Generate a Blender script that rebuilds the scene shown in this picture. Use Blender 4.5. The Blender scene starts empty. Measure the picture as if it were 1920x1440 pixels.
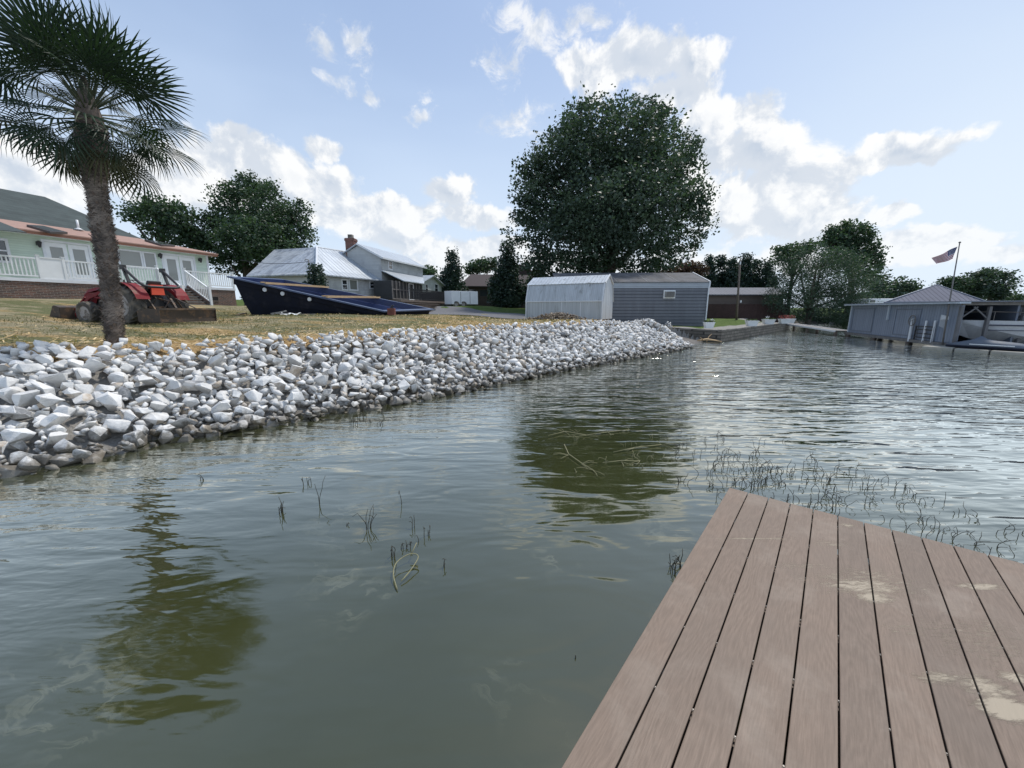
import bpy, bmesh, math, random
import numpy as np
from mathutils import Vector, Matrix, Euler
R = math.radians
random.seed(7)
RNG = np.random.default_rng(11)
SC = bpy.context.scene
COL = SC.collection

# ------------------------------------------------------------------ camera, sky, sun, exposure
EYE = 1.85
PITCH = R(11.0)
FPX = 722.0
cam_d = bpy.data.cameras.new('camera')
cam = bpy.data.objects.new('camera', cam_d)
COL.objects.link(cam)
cam.location = (0, 0, EYE)
cam.rotation_euler = (R(90) - PITCH, 0, 0)
cam_d.sensor_width = 36
cam_d.lens = FPX / 1920 * 36
cam_d.clip_start = 0.02
cam_d.clip_end = 6000
SC.camera = cam
SC.view_settings.view_transform = 'Standard'
SC.view_settings.look = 'None'
SC.view_settings.gamma = 1
SC.view_settings.exposure = 0.32
SUN_AZ, SUN_EL = R(42), R(61)
SUN_DIR = Vector((math.sin(SUN_AZ) * math.cos(SUN_EL), math.cos(SUN_AZ) * math.cos(SUN_EL), math.sin(SUN_EL)))

def ray(px, py):
    u = (px - 960) / FPX; v = (py - 720) / FPX
    return Vector((u, math.cos(PITCH) - v * math.sin(PITCH), -(math.sin(PITCH) + v * math.cos(PITCH))))
def at(px, py, Y):                      # world point seen at a pixel, Y metres ahead
    d = ray(px, py); k = Y / d.y
    return Vector((d.x * k, Y, EYE + d.z * k))
def gp(px, py, h=0.0):                  # world point seen at a pixel on the level h
    d = ray(px, py); k = (h - EYE) / d.z
    return Vector((d.x * k, d.y * k, h))

class NT:
    def __init__(s, nt): s.nt = nt; s.n = nt.nodes; s.l = nt.links
    def node(s, t, **kw):
        n = s.n.new(t)
        for k, v in kw.items(): setattr(n, k, v)
        return n
    def put(s, sock, v):
        if isinstance(v, bpy.types.NodeSocket): s.l.new(v, sock)
        elif v is not None:
            if hasattr(sock.default_value, '__len__') and isinstance(v, (int, float)): v = (v,) * len(sock.default_value)
            if hasattr(v, '__len__') and hasattr(sock.default_value, '__len__') and len(sock.default_value) == 4 and len(v) == 3: v = (*v, 1)
            sock.default_value = v
    def m(s, op, a, b=None, c=None, clamp=False):
        n = s.node('ShaderNodeMath', operation=op, use_clamp=clamp)
        for i, x in enumerate((a, b, c)):
            if x is not None: s.put(n.inputs[i], x)
        return n.outputs[0]
    def vm(s, op, a, b=None, out=0):
        n = s.node('ShaderNodeVectorMath', operation=op)
        s.put(n.inputs[0], a)
        if b is not None: s.put(n.inputs['Scale'] if op == 'SCALE' else n.inputs[1], b)
        return n.outputs['Value'] if op in ('LENGTH', 'DOT_PRODUCT', 'DISTANCE') else n.outputs[0]
    def mix(s, f, a, b, blend='MIX'):
        n = s.node('ShaderNodeMix', data_type='RGBA', blend_type=blend)
        s.put(n.inputs['Factor'], f); s.put(n.inputs[6], a); s.put(n.inputs[7], b)
        return n.outputs[2]
    def noise(s, vec, scale, detail=4, rough=.55, dist=0, out='Fac'):
        n = s.node('ShaderNodeTexNoise')
        s.put(n.inputs['Vector'], vec); s.put(n.inputs['Scale'], scale); s.put(n.inputs['Detail'], detail)
        s.put(n.inputs['Roughness'], rough); s.put(n.inputs['Distortion'], dist)
        return n.outputs[out]
    def ss(s, x, a, b, lo=0.0, hi=1.0, kind='SMOOTHSTEP'):
        n = s.node('ShaderNodeMapRange', interpolation_type=kind)
        s.put(n.inputs[0], x)
        for i, v in enumerate((a, b, lo, hi)): s.put(n.inputs[i + 1], v)
        return n.outputs[0]
    def mapping(s, vec, loc=(0, 0, 0), rot=(0, 0, 0), scale=(1, 1, 1)):
        n = s.node('ShaderNodeMapping'); s.put(n.inputs[0], vec)
        n.inputs['Location'].default_value = loc; n.inputs['Rotation'].default_value = rot; n.inputs['Scale'].default_value = scale
        return n.outputs[0]
    def sep(s, v):
        n = s.node('ShaderNodeSeparateXYZ'); s.put(n.inputs[0], v); return n.outputs
    def comb(s, x, y, z):
        n = s.node('ShaderNodeCombineXYZ')
        for i, v in enumerate((x, y, z)): s.put(n.inputs[i], v)
        return n.outputs[0]

def build_world():
    w = bpy.data.worlds.new('World'); SC.world = w; w.use_nodes = True
    t = NT(w.node_tree); t.n.clear()
    D = t.node('ShaderNodeTexCoord').outputs['Generated']
    D = t.vm('NORMALIZE', D)
    x, y, z = t.sep(D)
    az = t.m('ARCTAN2', x, y); el = t.m('ARCSINE', z)
    sky = t.node('ShaderNodeTexSky', sky_type='NISHITA', sun_disc=False, sun_elevation=SUN_EL, sun_rotation=SUN_AZ,
                 altitude=100, air_density=1.0, dust_density=1.6, ozone_density=1.6).outputs[0]
    sky = t.vm('SCALE', sky, SKY_K)
    # thin high haze: milky towards the horizon and towards the sun side
    P = t.comb(az, el, 0)
    big = t.noise(t.mapping(P, (3.1, 1.7, 0), scale=(1, 2.2, 1)), 1.6, 3, .6, .4)
    hz = t.ss(el, .75, -.02, .55, .92)
    hz = t.m('ADD', hz, t.ss(az, .15, .95, 0, .22))
    hz = t.m('ADD', hz, t.ss(big, .35, .75, -.05, .16), clamp=True)
    milk = t.mix(t.ss(el, .0, .75), (.60, .70, .82), (.33, .455, .69))
    milk = t.mix(t.m('MULTIPLY', t.ss(az, .0, 1.0, 0, .6), t.ss(el, .8, .1)), milk, (.66, .74, .83))
    col = t.mix(hz, sky, milk)
    # cumulus: groups of ellipses in (azimuth, elevation), broken up by noise
    def ae(px, py):
        d = ray(px, py).normalized(); return math.atan2(d.x, d.y), math.asin(d.z)
    blobs = [(425,300,120,62),(330,335,130,60),(450,265,45,28),(555,325,80,55),(602,268,44,26),(625,345,60,50),(20,310,130,60),
             (640,405,85,34),(742,402,84,36),(835,358,50,32),(885,408,85,30),(750,455,75,24),(560,370,110,50),(900,470,120,26),
             (605,80,32,42),(665,85,38,40),(620,150,32,30),(702,165,26,20),(800,178,18,12),(802,212,32,20),
             (1105,125,62,52),(1190,115,90,62),(1292,112,58,42),(1250,180,100,60),(1000,70,90,50),(940,130,40,60),(970,225,66,36),(1120,30,60,34),(1060,80,60,60),
             (1345,230,95,62),(1420,285,120,62),(1470,330,120,70),(1380,380,140,70),(1520,390,50,45),(1340,300,110,70),(1470,420,170,50),
             (1690,275,112,30),(1735,288,60,20),(1660,265,40,20),(1672,405,50,18),(1780,440,160,26),(1560,480,200,34),(1880,470,120,30),
             (1000,500,400,26),(2200,380,220,60),(-200,280,200,80)]
    thin = {14,15,16,17,18,19,24,25,26,27,28}
    warp = t.noise(P, 7.0, 5, .6, out='Color')
    wv = t.vm('SCALE', t.vm('SUBTRACT', warp, (.5, .5, .5)), .105)
    Pw = t.vm('ADD', P, wv)
    def field(Pin, want, base, grow):
        best = None
        for i, (px, py, rx, ry) in enumerate(blobs):
            if (i in thin) != want: continue
            a0, e0 = ae(px, py); a1, _ = ae(px + rx*grow, py); _, e1 = ae(px, py - ry*grow)
            q = t.vm('SUBTRACT', Pin, (a0, e0, 0))
            q = t.vm('MULTIPLY', q, (1 / abs(a1 - a0), 1 / abs(e1 - e0), 0))
            d = t.m('SUBTRACT', base, t.vm('LENGTH', q))
            best = d if best is None else t.m('SMOOTH_MAX', best, d, .22)
        return best
    n1 = t.noise(P, 8.5, 10, .60, .2)
    Ps = t.vm('ADD', P, (.018, .032, 0))
    n2 = t.noise(Ps, 8.5, 10, .60, .2)
    F = field(Pw, False, 1.0, 1.12)
    dens = t.m('ADD', F, t.m('MULTIPLY', t.m('SUBTRACT', n1, .5), 2.5))
    a = t.ss(dens, -.05, .33)
    F2 = field(Pw, True, .9, 1.15)
    wn_ = t.noise(t.mapping(P, (2, 5, 0), scale=(1, 1.3, 1)), 15, 8, .68, .5)
    d2_ = t.m('ADD', F2, t.m('MULTIPLY', t.m('SUBTRACT', wn_, .5), 4.2))
    a = t.m('MAXIMUM', a, t.ss(d2_, -.05, 1.1, 0, .85))
    a = t.m('MULTIPLY', a, t.ss(el, -.01, .03))
    core = t.ss(dens, .35, 1.45)
    relief = t.ss(t.m('SUBTRACT', n1, n2), -.09, .11)
    lit = t.m('SUBTRACT', t.m('ADD', .34, t.m('MULTIPLY', relief, .85)), t.m('MULTIPLY', core, .40), clamp=True)
    cc = t.mix(lit, (.43, .495, .59), (.82, .82, .815))
    cc = t.mix(t.ss(el, .30, .0, 0, .45), cc, (.66, .72, .785))
    out = t.mix(t.m('MULTIPLY', a, .93), col, cc)
    out = t.mix(t.ss(el, -.02, -.2), out, (.10, .11, .09))
    bg = t.node('ShaderNodeBackground'); t.put(bg.inputs[0], out); bg.inputs[1].default_value = 1.0
    o = t.node('ShaderNodeOutputWorld'); t.l.new(bg.outputs[0], o.inputs[0])
    w.cycles.sampling_method = 'MANUAL'; w.cycles.sample_map_resolution = 1024
SKY_K = 0.115
build_world()
sd = bpy.data.lights.new('sun', 'SUN'); sd.energy = 2.8; sd.angle = R(5.0); sd.color = (1.0, .95, .88)
so = bpy.data.objects.new('sun', sd); COL.objects.link(so)
so.rotation_euler = SUN_DIR.to_track_quat('Z', 'Y').to_euler()

# ------------------------------------------------------------------ helpers
def tag(o, label=None, cat=None, group=None, kind=None):
    if label: o['label'] = label
    if cat: o['category'] = cat
    if group: o['group'] = group
    if kind: o['kind'] = kind
    return o
def thing(name, loc, label, cat, group=None, rz=0):
    o = bpy.data.objects.new(name, None); COL.objects.link(o)
    o.location = loc; o.rotation_euler = (0, 0, rz); o.empty_display_size = .2
    return tag(o, label, cat, group)
def orig(o):
    v = Vector((0, 0, 0))
    while o is not None: v += o.location; o = o.parent
    return v
class MB:
    def __init__(s): s.v = []; s.f = []; s.mi = []
    def add(s, vs, fs, mi=0):
        b = len(s.v); s.v += [tuple(v) for v in vs]; s.f += [tuple(b + i for i in f) for f in fs]; s.mi += [mi] * len(fs); return s
    def poly(s, pts, mi=0): return s.add(pts, [tuple(range(len(pts)))], mi)
    def hexa(s, a, b, mi=0):            # a: 4 bottom points, b: 4 top points
        return s.add(list(a) + list(b), [(3,2,1,0),(4,5,6,7),(0,1,5,4),(1,2,6,5),(2,3,7,6),(3,0,4,7)], mi)
    def box(s, c, size, rot=None, mi=0):
        x, y, z = [k / 2 for k in size]
        vs = [Vector(p) for p in ((-x,-y,-z),(x,-y,-z),(x,y,-z),(-x,y,-z),(-x,-y,z),(x,-y,z),(x,y,z),(-x,y,z))]
        if rot is not None:
            M = rot if isinstance(rot, Matrix) else Euler(rot).to_matrix()
            vs = [M @ v for v in vs]
        vs = [v + Vector(c) for v in vs]
        return s.hexa(vs[:4], vs[4:], mi)
    def bar(s, p, q, w, h=None, mi=0):  # rectangular bar between points
        p, q = Vector(p), Vector(q); h = h or w; d = (q - p).normalized()
        a = d.cross(Vector((0, 0, 1)))
        if a.length < .01: a = Vector((1, 0, 0))
        a.normalize(); b = a.cross(d).normalized()
        o = [a * (i * w / 2) + b * (j * h / 2) for i, j in ((-1,-1),(1,-1),(1,1),(-1,1))]
        return s.hexa([p + k for k in o], [q + k for k in o], mi)
    def tube(s, pts, r, seg=8, mi=0, cap=True):
        pts = [Vector(p) for p in pts]; n = len(pts)
        rs = r if hasattr(r, '__len__') else [r] * n
        b = len(s.v); up = None
        for i, p in enumerate(pts):
            d = (pts[min(i + 1, n - 1)] - pts[max(i - 1, 0)]).normalized()
            if up is None: up = Vector((0, 0, 1)) if abs(d.z) < .9 else Vector((1, 0, 0))
            a = d.cross(up).normalized(); c = a.cross(d).normalized(); up = c
            for k in range(seg):
                t = 2 * math.pi * k / seg
                s.v.append(tuple(p + (a * math.cos(t) + c * math.sin(t)) * rs[i]))
        for i in range(n - 1):
            for k in range(seg):
                k2 = (k + 1) % seg
                s.f.append((b + i*seg + k, b + i*seg + k2, b + (i+1)*seg + k2, b + (i+1)*seg + k)); s.mi.append(mi)
        if cap:
            s.f.append(tuple(b + k for k in reversed(range(seg)))); s.mi.append(mi)
            s.f.append(tuple(b + (n-1)*seg + k for k in range(seg))); s.mi.append(mi)
        return s
    def lathe(s, prof, c=(0,0,0), axis='z', seg=24, mi=0):  # prof: (radius, along)
        b = len(s.v); c = Vector(c)
        for r, h in prof:
            for k in range(seg):
                t = 2 * math.pi * k / seg; x, y = r * math.cos(t), r * math.sin(t)
                p = {'z': (x, y, h), 'y': (x, h, y), 'x': (h, x, y)}[axis]
                s.v.append(tuple(c + Vector(p)))
        for i in range(len(prof) - 1):
            for k in range(seg):
                k2 = (k + 1) % seg
                s.f.append((b+i*seg+k, b+i*seg+k2, b+(i+1)*seg+k2, b+(i+1)*seg+k)); s.mi.append(mi)
        s.f.append(tuple(b + k for k in reversed(range(seg)))); s.mi.append(mi)
        s.f.append(tuple(b + (len(prof)-1)*seg + k for k in range(seg))); s.mi.append(mi)
        return s
    def slab(s, pts, th, mi=0):         # polygon extruded by vector/thickness downwards
        pts = [Vector(p) for p in pts]
        n = len(pts); t = th if isinstance(th, Vector) else Vector((0, 0, -th))
        vs = pts + [p + t for p in pts]
        fs = [tuple(range(n)), tuple(reversed(range(n, 2*n)))] + [(i, i+n, (i+1) % n + n, (i+1) % n) for i in range(n)]
        return s.add(vs, fs, mi)
    def build(s, name, mats, parent=None, smooth=False, world=True, bevel=0, label=None, fixn=True):
        me = bpy.data.meshes.new(name)
        off = orig(parent) if (parent is not None and world) else Vector((0, 0, 0))
        me.from_pydata([(v[0]-off.x, v[1]-off.y, v[2]-off.z) for v in s.v], [], s.f)
        for m in (mats if isinstance(mats, (list, tuple)) else [mats]): me.materials.append(m)
        if any(s.mi): me.polygons.foreach_set('material_index', s.mi)
        if fixn:
            bm = bmesh.new(); bm.from_mesh(me); bmesh.ops.recalc_face_normals(bm, faces=bm.faces); bm.to_mesh(me); bm.free()
        if smooth: me.polygons.foreach_set('use_smooth', [True] * len(me.polygons))
        me.update()
        o = bpy.data.objects.new(name, me); COL.objects.link(o)
        if parent is not None: o.parent = parent
        if bevel:
            b = o.modifiers.new('bevel', 'BEVEL'); b.width = bevel; b.segments = 2; b.limit_method = 'ANGLE'
        if label: o['label'] = label
        return o
def np_mesh(name, V, F, mats, parent=None, smooth=False, mi=None):
    me = bpy.data.meshes.new(name); V = np.asarray(V, 'f4'); F = np.asarray(F, 'i4'); k = F.shape[1]
    if parent is not None: V = V - np.array(orig(parent), 'f4')
    me.vertices.add(len(V)); me.vertices.foreach_set('co', V.ravel())
    me.loops.add(F.size); me.loops.foreach_set('vertex_index', F.ravel())
    me.polygons.add(len(F)); me.polygons.foreach_set('loop_start', np.arange(0, F.size, k, dtype='i4'))
    if mi is not None: me.polygons.foreach_set('material_index', np.asarray(mi, 'i4'))
    for m in (mats if isinstance(mats, (list, tuple)) else [mats]): me.materials.append(m)
    me.update(calc_edges=True); me.validate()
    if smooth: me.polygons.foreach_set('use_smooth', [True] * len(me.polygons))
    o = bpy.data.objects.new(name, me); COL.objects.link(o)
    if parent is not None: o.parent = parent
    return o

class Wall:                             # vertical plane from a to b; s runs along it, off points to the viewer side
    def __init__(s, a, b):
        s.a = Vector((a[0], a[1])); d = Vector((b[0], b[1])) - s.a; s.L = d.length; s.d = d.normalized()
        s.n = Vector((s.d.y, -s.d.x))
        if s.n.dot(-s.a) < 0: s.n = -s.n
    def shift(s, k):
        p = s.a - s.n * k; return Wall(p, p + s.d * s.L)
    def hit(s, px, py):
        r = ray(px, py); den = r.x * s.n.x + r.y * s.n.y
        k = s.a.dot(s.n) / den
        p = Vector((r.x * k, r.y * k)); return (p - s.a).dot(s.d), EYE + r.z * k
    def p(s, u, z, off=0):
        q = s.a + s.d * u + s.n * off; return Vector((q.x, q.y, z))
    def P(s, px, py, off=0): return s.p(*s.hit(px, py), off)
    def box(s, mb, u0, u1, z0, z1, o0, o1, mi=0):
        a = [s.p(u0, z0, o0), s.p(u1, z0, o0), s.p(u1, z0, o1), s.p(u0, z0, o1)]
        b = [s.p(u0, z1, o0), s.p(u1, z1, o0), s.p(u1, z1, o1), s.p(u0, z1, o1)]
        return mb.hexa(a, b, mi)
    def frame(s, mb, u0, u1, z0, z1, w, o0, o1, mi=0):
        s.box(mb, u0, u0+w, z0, z1, o0, o1, mi); s.box(mb, u1-w, u1, z0, z1, o0, o1, mi)
        s.box(mb, u0+w, u1-w, z0, z0+w, o0, o1, mi); s.box(mb, u0+w, u1-w, z1-w, z1, o0, o1, mi)

# ------------------------------------------------------------------ materials
def mat(name, col, rough=.7, metal=0, var=.15, vscale=3.0, bump=0, bscale=30, spec=.5, second=None, mask=None, aniso=(1,1,1), coat=0, rnd=0):
    m = bpy.data.materials.new(name); m.use_nodes = True; t = NT(m.node_tree)
    b = t.n['Principled BSDF']
    oc = t.mapping(t.node('ShaderNodeTexCoord').outputs['Object'], scale=aniso)
    n = t.noise(oc, vscale, 6, .6)
    c = t.mix(t.ss(n, .3, .7, kind='LINEAR'), [k * (1 - var) for k in col], [min(1, k * (1 + var)) for k in col])
    if second:
        lo, hi, sc = mask or (.5, .62, 2)
        c = t.mix(t.ss(t.noise(t.vm('ADD', oc, (5.3, 2.2, 9.1)), sc, 8, .62), lo, hi), c, second)
    if rnd:
        rn = t.node('ShaderNodeObjectInfo').outputs['Random']
        c = t.mix(1, c, t.mix(rn, (1-rnd,)*3, (1+rnd,)*3), 'MULTIPLY')
    t.put(b.inputs['Base Color'], c)
    t.put(b.inputs['Roughness'], t.ss(n, .3, .7, max(0, rough-.08), min(1, rough+.08)))
    b.inputs['Metallic'].default_value = metal; b.inputs['Specular IOR Level'].default_value = spec
    b.inputs['Coat Weight'].default_value = coat
    if bump:
        bn = t.node('ShaderNodeBump'); bn.inputs['Distance'].default_value = bump; bn.inputs['Strength'].default_value = 1
        t.put(bn.inputs['Height'], t.noise(oc, bscale, 5, .6)); t.l.new(bn.outputs[0], b.inputs['Normal'])
    return m
def ribbed(name, col, pitch, axis, rough=.5, metal=0, depth=.012, var=.12, second=None, kind='sin', mask=(.5,.7,1.5), aniso=(1,1,1)):
    # panels with ribs: axis is a world vector (or 'z') along which ribs repeat
    m = bpy.data.materials.new(name); m.use_nodes = True; t = NT(m.node_tree); b = t.n['Principled BSDF']
    pos = t.node('ShaderNodeNewGeometry').outputs['Position']
    ax = Vector((0,0,1)) if axis == 'z' else Vector(axis).normalized()
    q = t.m('MULTIPLY', t.vm('DOT_PRODUCT', pos, tuple(ax)), 1 / pitch)
    fr = t.m('FRACT', t.m('ADD', q, 500.0))
    if kind == 'lap': h = t.m('SUBTRACT', 1, fr)
    elif kind == 'seam': h = t.ss(t.m('ABSOLUTE', t.m('SUBTRACT', fr, .5)), .10, .03)
    else: h = t.ss(t.m('ABSOLUTE', t.m('SUBTRACT', fr, .5)), .35, .12)
    n = t.noise(t.mapping(pos, scale=aniso), 1.7, 7, .62)
    c = t.mix(t.ss(n, .3, .7, kind='LINEAR'), [k*(1-var) for k in col], [min(1, k*(1+var)) for k in col])
    cell = t.m('FLOOR', t.m('ADD', q, 500.0))
    wn = t.node('ShaderNodeTexWhiteNoise', noise_dimensions='1D'); t.put(wn.inputs['W'], cell)
    c = t.mix(1, c, t.mix(wn.outputs[0], (.90,)*3, (1.05,)*3), 'MULTIPLY')
    if kind == 'seam': c = t.mix(t.m('MULTIPLY', h, .6), c, [k*.40 for k in col])
    if kind == 'lap': c = t.mix(t.ss(fr, .10, .0, 0, .45), c, [k*.35 for k in col])
    if second: c = t.mix(t.ss(t.noise(t.mapping(pos, (3,7,1), scale=aniso), mask[2], 8, .65), mask[0], mask[1]), c, second)
    t.put(b.inputs['Base Color'], c); b.inputs['Roughness'].default_value = rough; b.inputs['Metallic'].default_value = metal
    bn = t.node('ShaderNodeBump'); bn.inputs['Distance'].default_value = depth; t.put(bn.inputs['Height'], h)
    t.l.new(bn.outputs[0], b.inputs['Normal'])
    return m
def brick_mat(name, c1, c2, mortar, d, sc=1):
    m = bpy.data.materials.new(name); m.use_nodes = True; t = NT(m.node_tree); b = t.n['Principled BSDF']
    pos = t.node('ShaderNodeNewGeometry').outputs['Position']
    s_ = t.vm('DOT_PRODUCT', pos, (d[0], d[1], 0)); z = t.sep(pos)[2]
    bt = t.node('ShaderNodeTexBrick'); t.put(bt.inputs['Vector'], t.comb(s_, z, 0))
    t.put(bt.inputs['Color1'], c1); t.put(bt.inputs['Color2'], c2); t.put(bt.inputs['Mortar'], mortar)
    bt.inputs['Scale'].default_value = 1; bt.inputs['Brick Width'].default_value = .22*sc; bt.inputs['Row Height'].default_value = .075*sc
    bt.inputs['Mortar Size'].default_value = .008*sc
    n = t.noise(pos, 6, 6)
    t.put(b.inputs['Base Color'], t.mix(1, bt.outputs[0], t.mix(n, (.55,)*3, (1.35,)*3), 'MULTIPLY')); b.inputs['Roughness'].default_value = .9
    return m
def leaf_mat(name, dark, light, trans=.35, cscale=.5):
    m = bpy.data.materials.new(name); m.use_nodes = True; t = NT(m.node_tree); t.n.clear()
    g = t.node('ShaderNodeNewGeometry'); oc = t.node('ShaderNodeTexCoord').outputs['Object']
    r = g.outputs['Random Per Island']
    n = t.noise(oc, cscale, 4, .6)
    f = t.m('ADD', t.m('MULTIPLY', r, .35), t.ss(n, .35, .65, 0, .7), clamp=True)
    c = t.mix(f, dark, light)
    d = t.node('ShaderNodeBsdfPrincipled'); t.put(d.inputs['Base Color'], c); d.inputs['Roughness'].default_value = .5; d.inputs['Specular IOR Level'].default_value = .3
    tr = t.node('ShaderNodeBsdfTranslucent'); t.put(tr.inputs[0], t.mix(1, c, (1.1, 1.35, .6), 'MULTIPLY'))
    mx = t.node('ShaderNodeMixShader'); mx.inputs[0].default_value = trans
    t.l.new(d.outputs[0], mx.inputs[1]); t.l.new(tr.outputs[0], mx.inputs[2])
    o = t.node('ShaderNodeOutputMaterial'); t.l.new(mx.outputs[0], o.inputs[0])
    return m
def glass_mat(name, tint=(.03,.035,.04), rough=.05):
    m = bpy.data.materials.new(name); m.use_nodes = True; b = m.node_tree.nodes['Principled BSDF']
    b.inputs['Base Color'].default_value = (*tint, 1); b.inputs['Roughness'].default_value = rough; b.inputs['IOR'].default_value = 1.6
    b.inputs['Specular IOR Level'].default_value = .8
    return m

M = {}
M['white'] = mat('white_paint', (.72,.74,.74), .5, var=.06)
M['trimwhite'] = mat('trim_white', (.66,.68,.70), .5, var=.08)
M['black'] = mat('black_paint', (.02,.02,.022), .45, var=.3)
M['rubber'] = mat('dusty_rubber', (.075,.07,.062), .9, var=.3, vscale=6, second=(.17,.145,.11), mask=(.45,.62,5), bump=.004, bscale=40)
M['rim'] = mat('dusty_rim', (.33,.31,.29), .7, var=.2, second=(.12,.1,.08), mask=(.5,.65,8))
M['red'] = mat('red_enamel', (.17,.010,.014), .55, var=.2, second=(.16,.07,.05), mask=(.55,.72,5), coat=0, spec=.25)
M['iron'] = mat('rusty_steel', (.075,.058,.045), .65, metal=.3, var=.3, second=(.16,.10,.06), mask=(.48,.62,6), bump=.002)
M['orange'] = mat('orange_plastic', (.75,.10,.05), .45, var=.08)
M['wood'] = mat('raw_lumber', (.52,.36,.20), .75, var=.2, vscale=4, aniso=(1,1,6))
M['oldwood'] = mat('weathered_wood', (.15,.12,.10), .85, var=.3, vscale=5)
M['greywood'] = mat('grey_wood', (.17,.16,.15), .85, var=.3, vscale=5)
M['concrete'] = mat('old_concrete', (.24,.225,.20), .9, var=.25, vscale=1.5, bump=.01, bscale=12, second=(.07,.065,.055), mask=(.5,.64,1.8))
M['glass'] = glass_mat('window_glass')
M['bark'] = mat('bark', (.085,.07,.058), .95, var=.35, vscale=6, bump=.02, bscale=14)
# ------------------------------------------------------------------ lie of the land
TIP = gp(1282, 652)
RIP = [(-60, 1.5), (-30, 2.3), (-16, 2.6), (-10, 3.1)] + [tuple(gp(x, y)[:2]) for x, y in
       ((0,880),(120,862),(250,832),(400,805),(520,788),(640,766),(760,748),(850,731),(960,709),(1060,690),(1160,673),(1230,661),(1282,652))]
TIPX, TIPY = TIP.x, TIP.y
BC = gp(1350, 641)                       # corner of the stone bulkhead
BE = gp(1478, 617)                       # its far end
LAND = RIP + [(TIPX+.5, TIPY+1.6), (TIPX+.3, TIPY+3.4), (BC.x-2.0, BC.y+3.3), (BC.x, BC.y), (BE.x, BE.y),
              (BE.x+2, BE.y+8), (BE.x+6, BE.y+13), (52, 53), (80, 50), (160, 40), (700, 20), (1500, 0), (1500, 1500), (-1500, 1500), (-1500, 1.5)]
NR = len(RIP) - 1                        # riprap segments
def rowkind(i):                          # slope width of each shore segment
    if i < NR: return 2.35
    if i < NR + 3: return 1.6
    if i in (NR + 3, NR + 4): return .12
    return 1.5
def signed(X, Y):
    X = np.asarray(X, float); Y = np.asarray(Y, float); n = len(LAND)
    best = np.full(X.shape, 1e9); w = np.ones(X.shape); ins = np.zeros(X.shape, bool)
    for i in range(n):
        ax, ay = LAND[i]; bx, by = LAND[(i+1) % n]
        dx, dy = bx-ax, by-ay
        t = np.clip(((X-ax)*dx + (Y-ay)*dy) / (dx*dx+dy*dy), 0, 1)
        d = np.hypot(X-ax-t*dx, Y-ay-t*dy)
        k = d < best; best = np.where(k, d, best); w = np.where(k, rowkind(i), w)
        with np.errstate(divide='ignore', invalid='ignore'):
            c = ((ay > Y) != (by > Y)) & (X < dx*(Y-ay)/(dy if dy else 1e-12) + ax)
        ins ^= c
    return np.where(ins, best, -best), w
CP = []
def cp(px, py, Y): p = at(px, py, Y); CP.append((p.x, p.y, p.z))
cp(250, 609, 11.4); cp(165, 602, 11.9); cp(60, 592, 11.5); cp(30, 559, 18.6); cp(180, 562, 21.5); cp(390, 573.5, 26.5); cp(600, 590, 16.9); cp(800, 592, 17.5)
cp(960, 577.5, 46); cp(900, 588, 32); cp(861, 572.5, 39); cp(1000, 600, 25.4); cp(1120, 602.5, 25.4); cp(1200, 604, 27.5)
cp(400, 655, 7.3); cp(215, 646, 7.1)
CP += [(-9, 5.2, 1.17), (-14, 5, 1.2), (-25, 6, 1.6), (-5, 7.6, 1.2), (-2, 9.5, 1.22), (1.5, 12.6, 1.25), (4, 15.5, 1.25), (7, 19.2, 1.1), (3, 20, 1.3), (8.5, 23, .75),
       (12.9, 24.3, .56), (10.6, 27.5, .6), (14, 29, .58), (19, 32, .58), (26.5, 38.5, .6), (22, 40, .62), (24, 47, .72), (14, 38, .75),
       (32, 52, .8), (50, 60, .9), (120, 80, 1.2), (-60, 30, 3.2), (-40, 60, 3.2), (0, 90, 2.3), (60, 120, 1.6), (300, 300, 3), (-300, 300, 4), (-300, 20, 4)]
CPa = np.array(CP)
def gland(X, Y):                         # height of the turf
    X = np.asarray(X, float); Y = np.asarray(Y, float); num = np.zeros(X.shape); den = np.zeros(X.shape)
    for x, y, z in CPa:
        w = 1 / ((X-x)**2 + (Y-y)**2 + .6)**1.6
        num += w*z; den += w
    return num/den
def height(X, Y):
    d, w = signed(X, Y); g = gland(X, Y)
    t = np.clip(d/w, 0, 1)
    up = g * t**np.where(w > 2, .95, .85)
    dn = np.maximum(d*.55, -1.3) - .02
    h = np.where(d > 0, up, dn)
    h = np.where((w < .2) & (d < 0), np.maximum(-.7 + d*.3, -1.3), h)
    return h, d
def gz(x, y): return float(height(np.array([x]), np.array([y]))[0][0])

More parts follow.
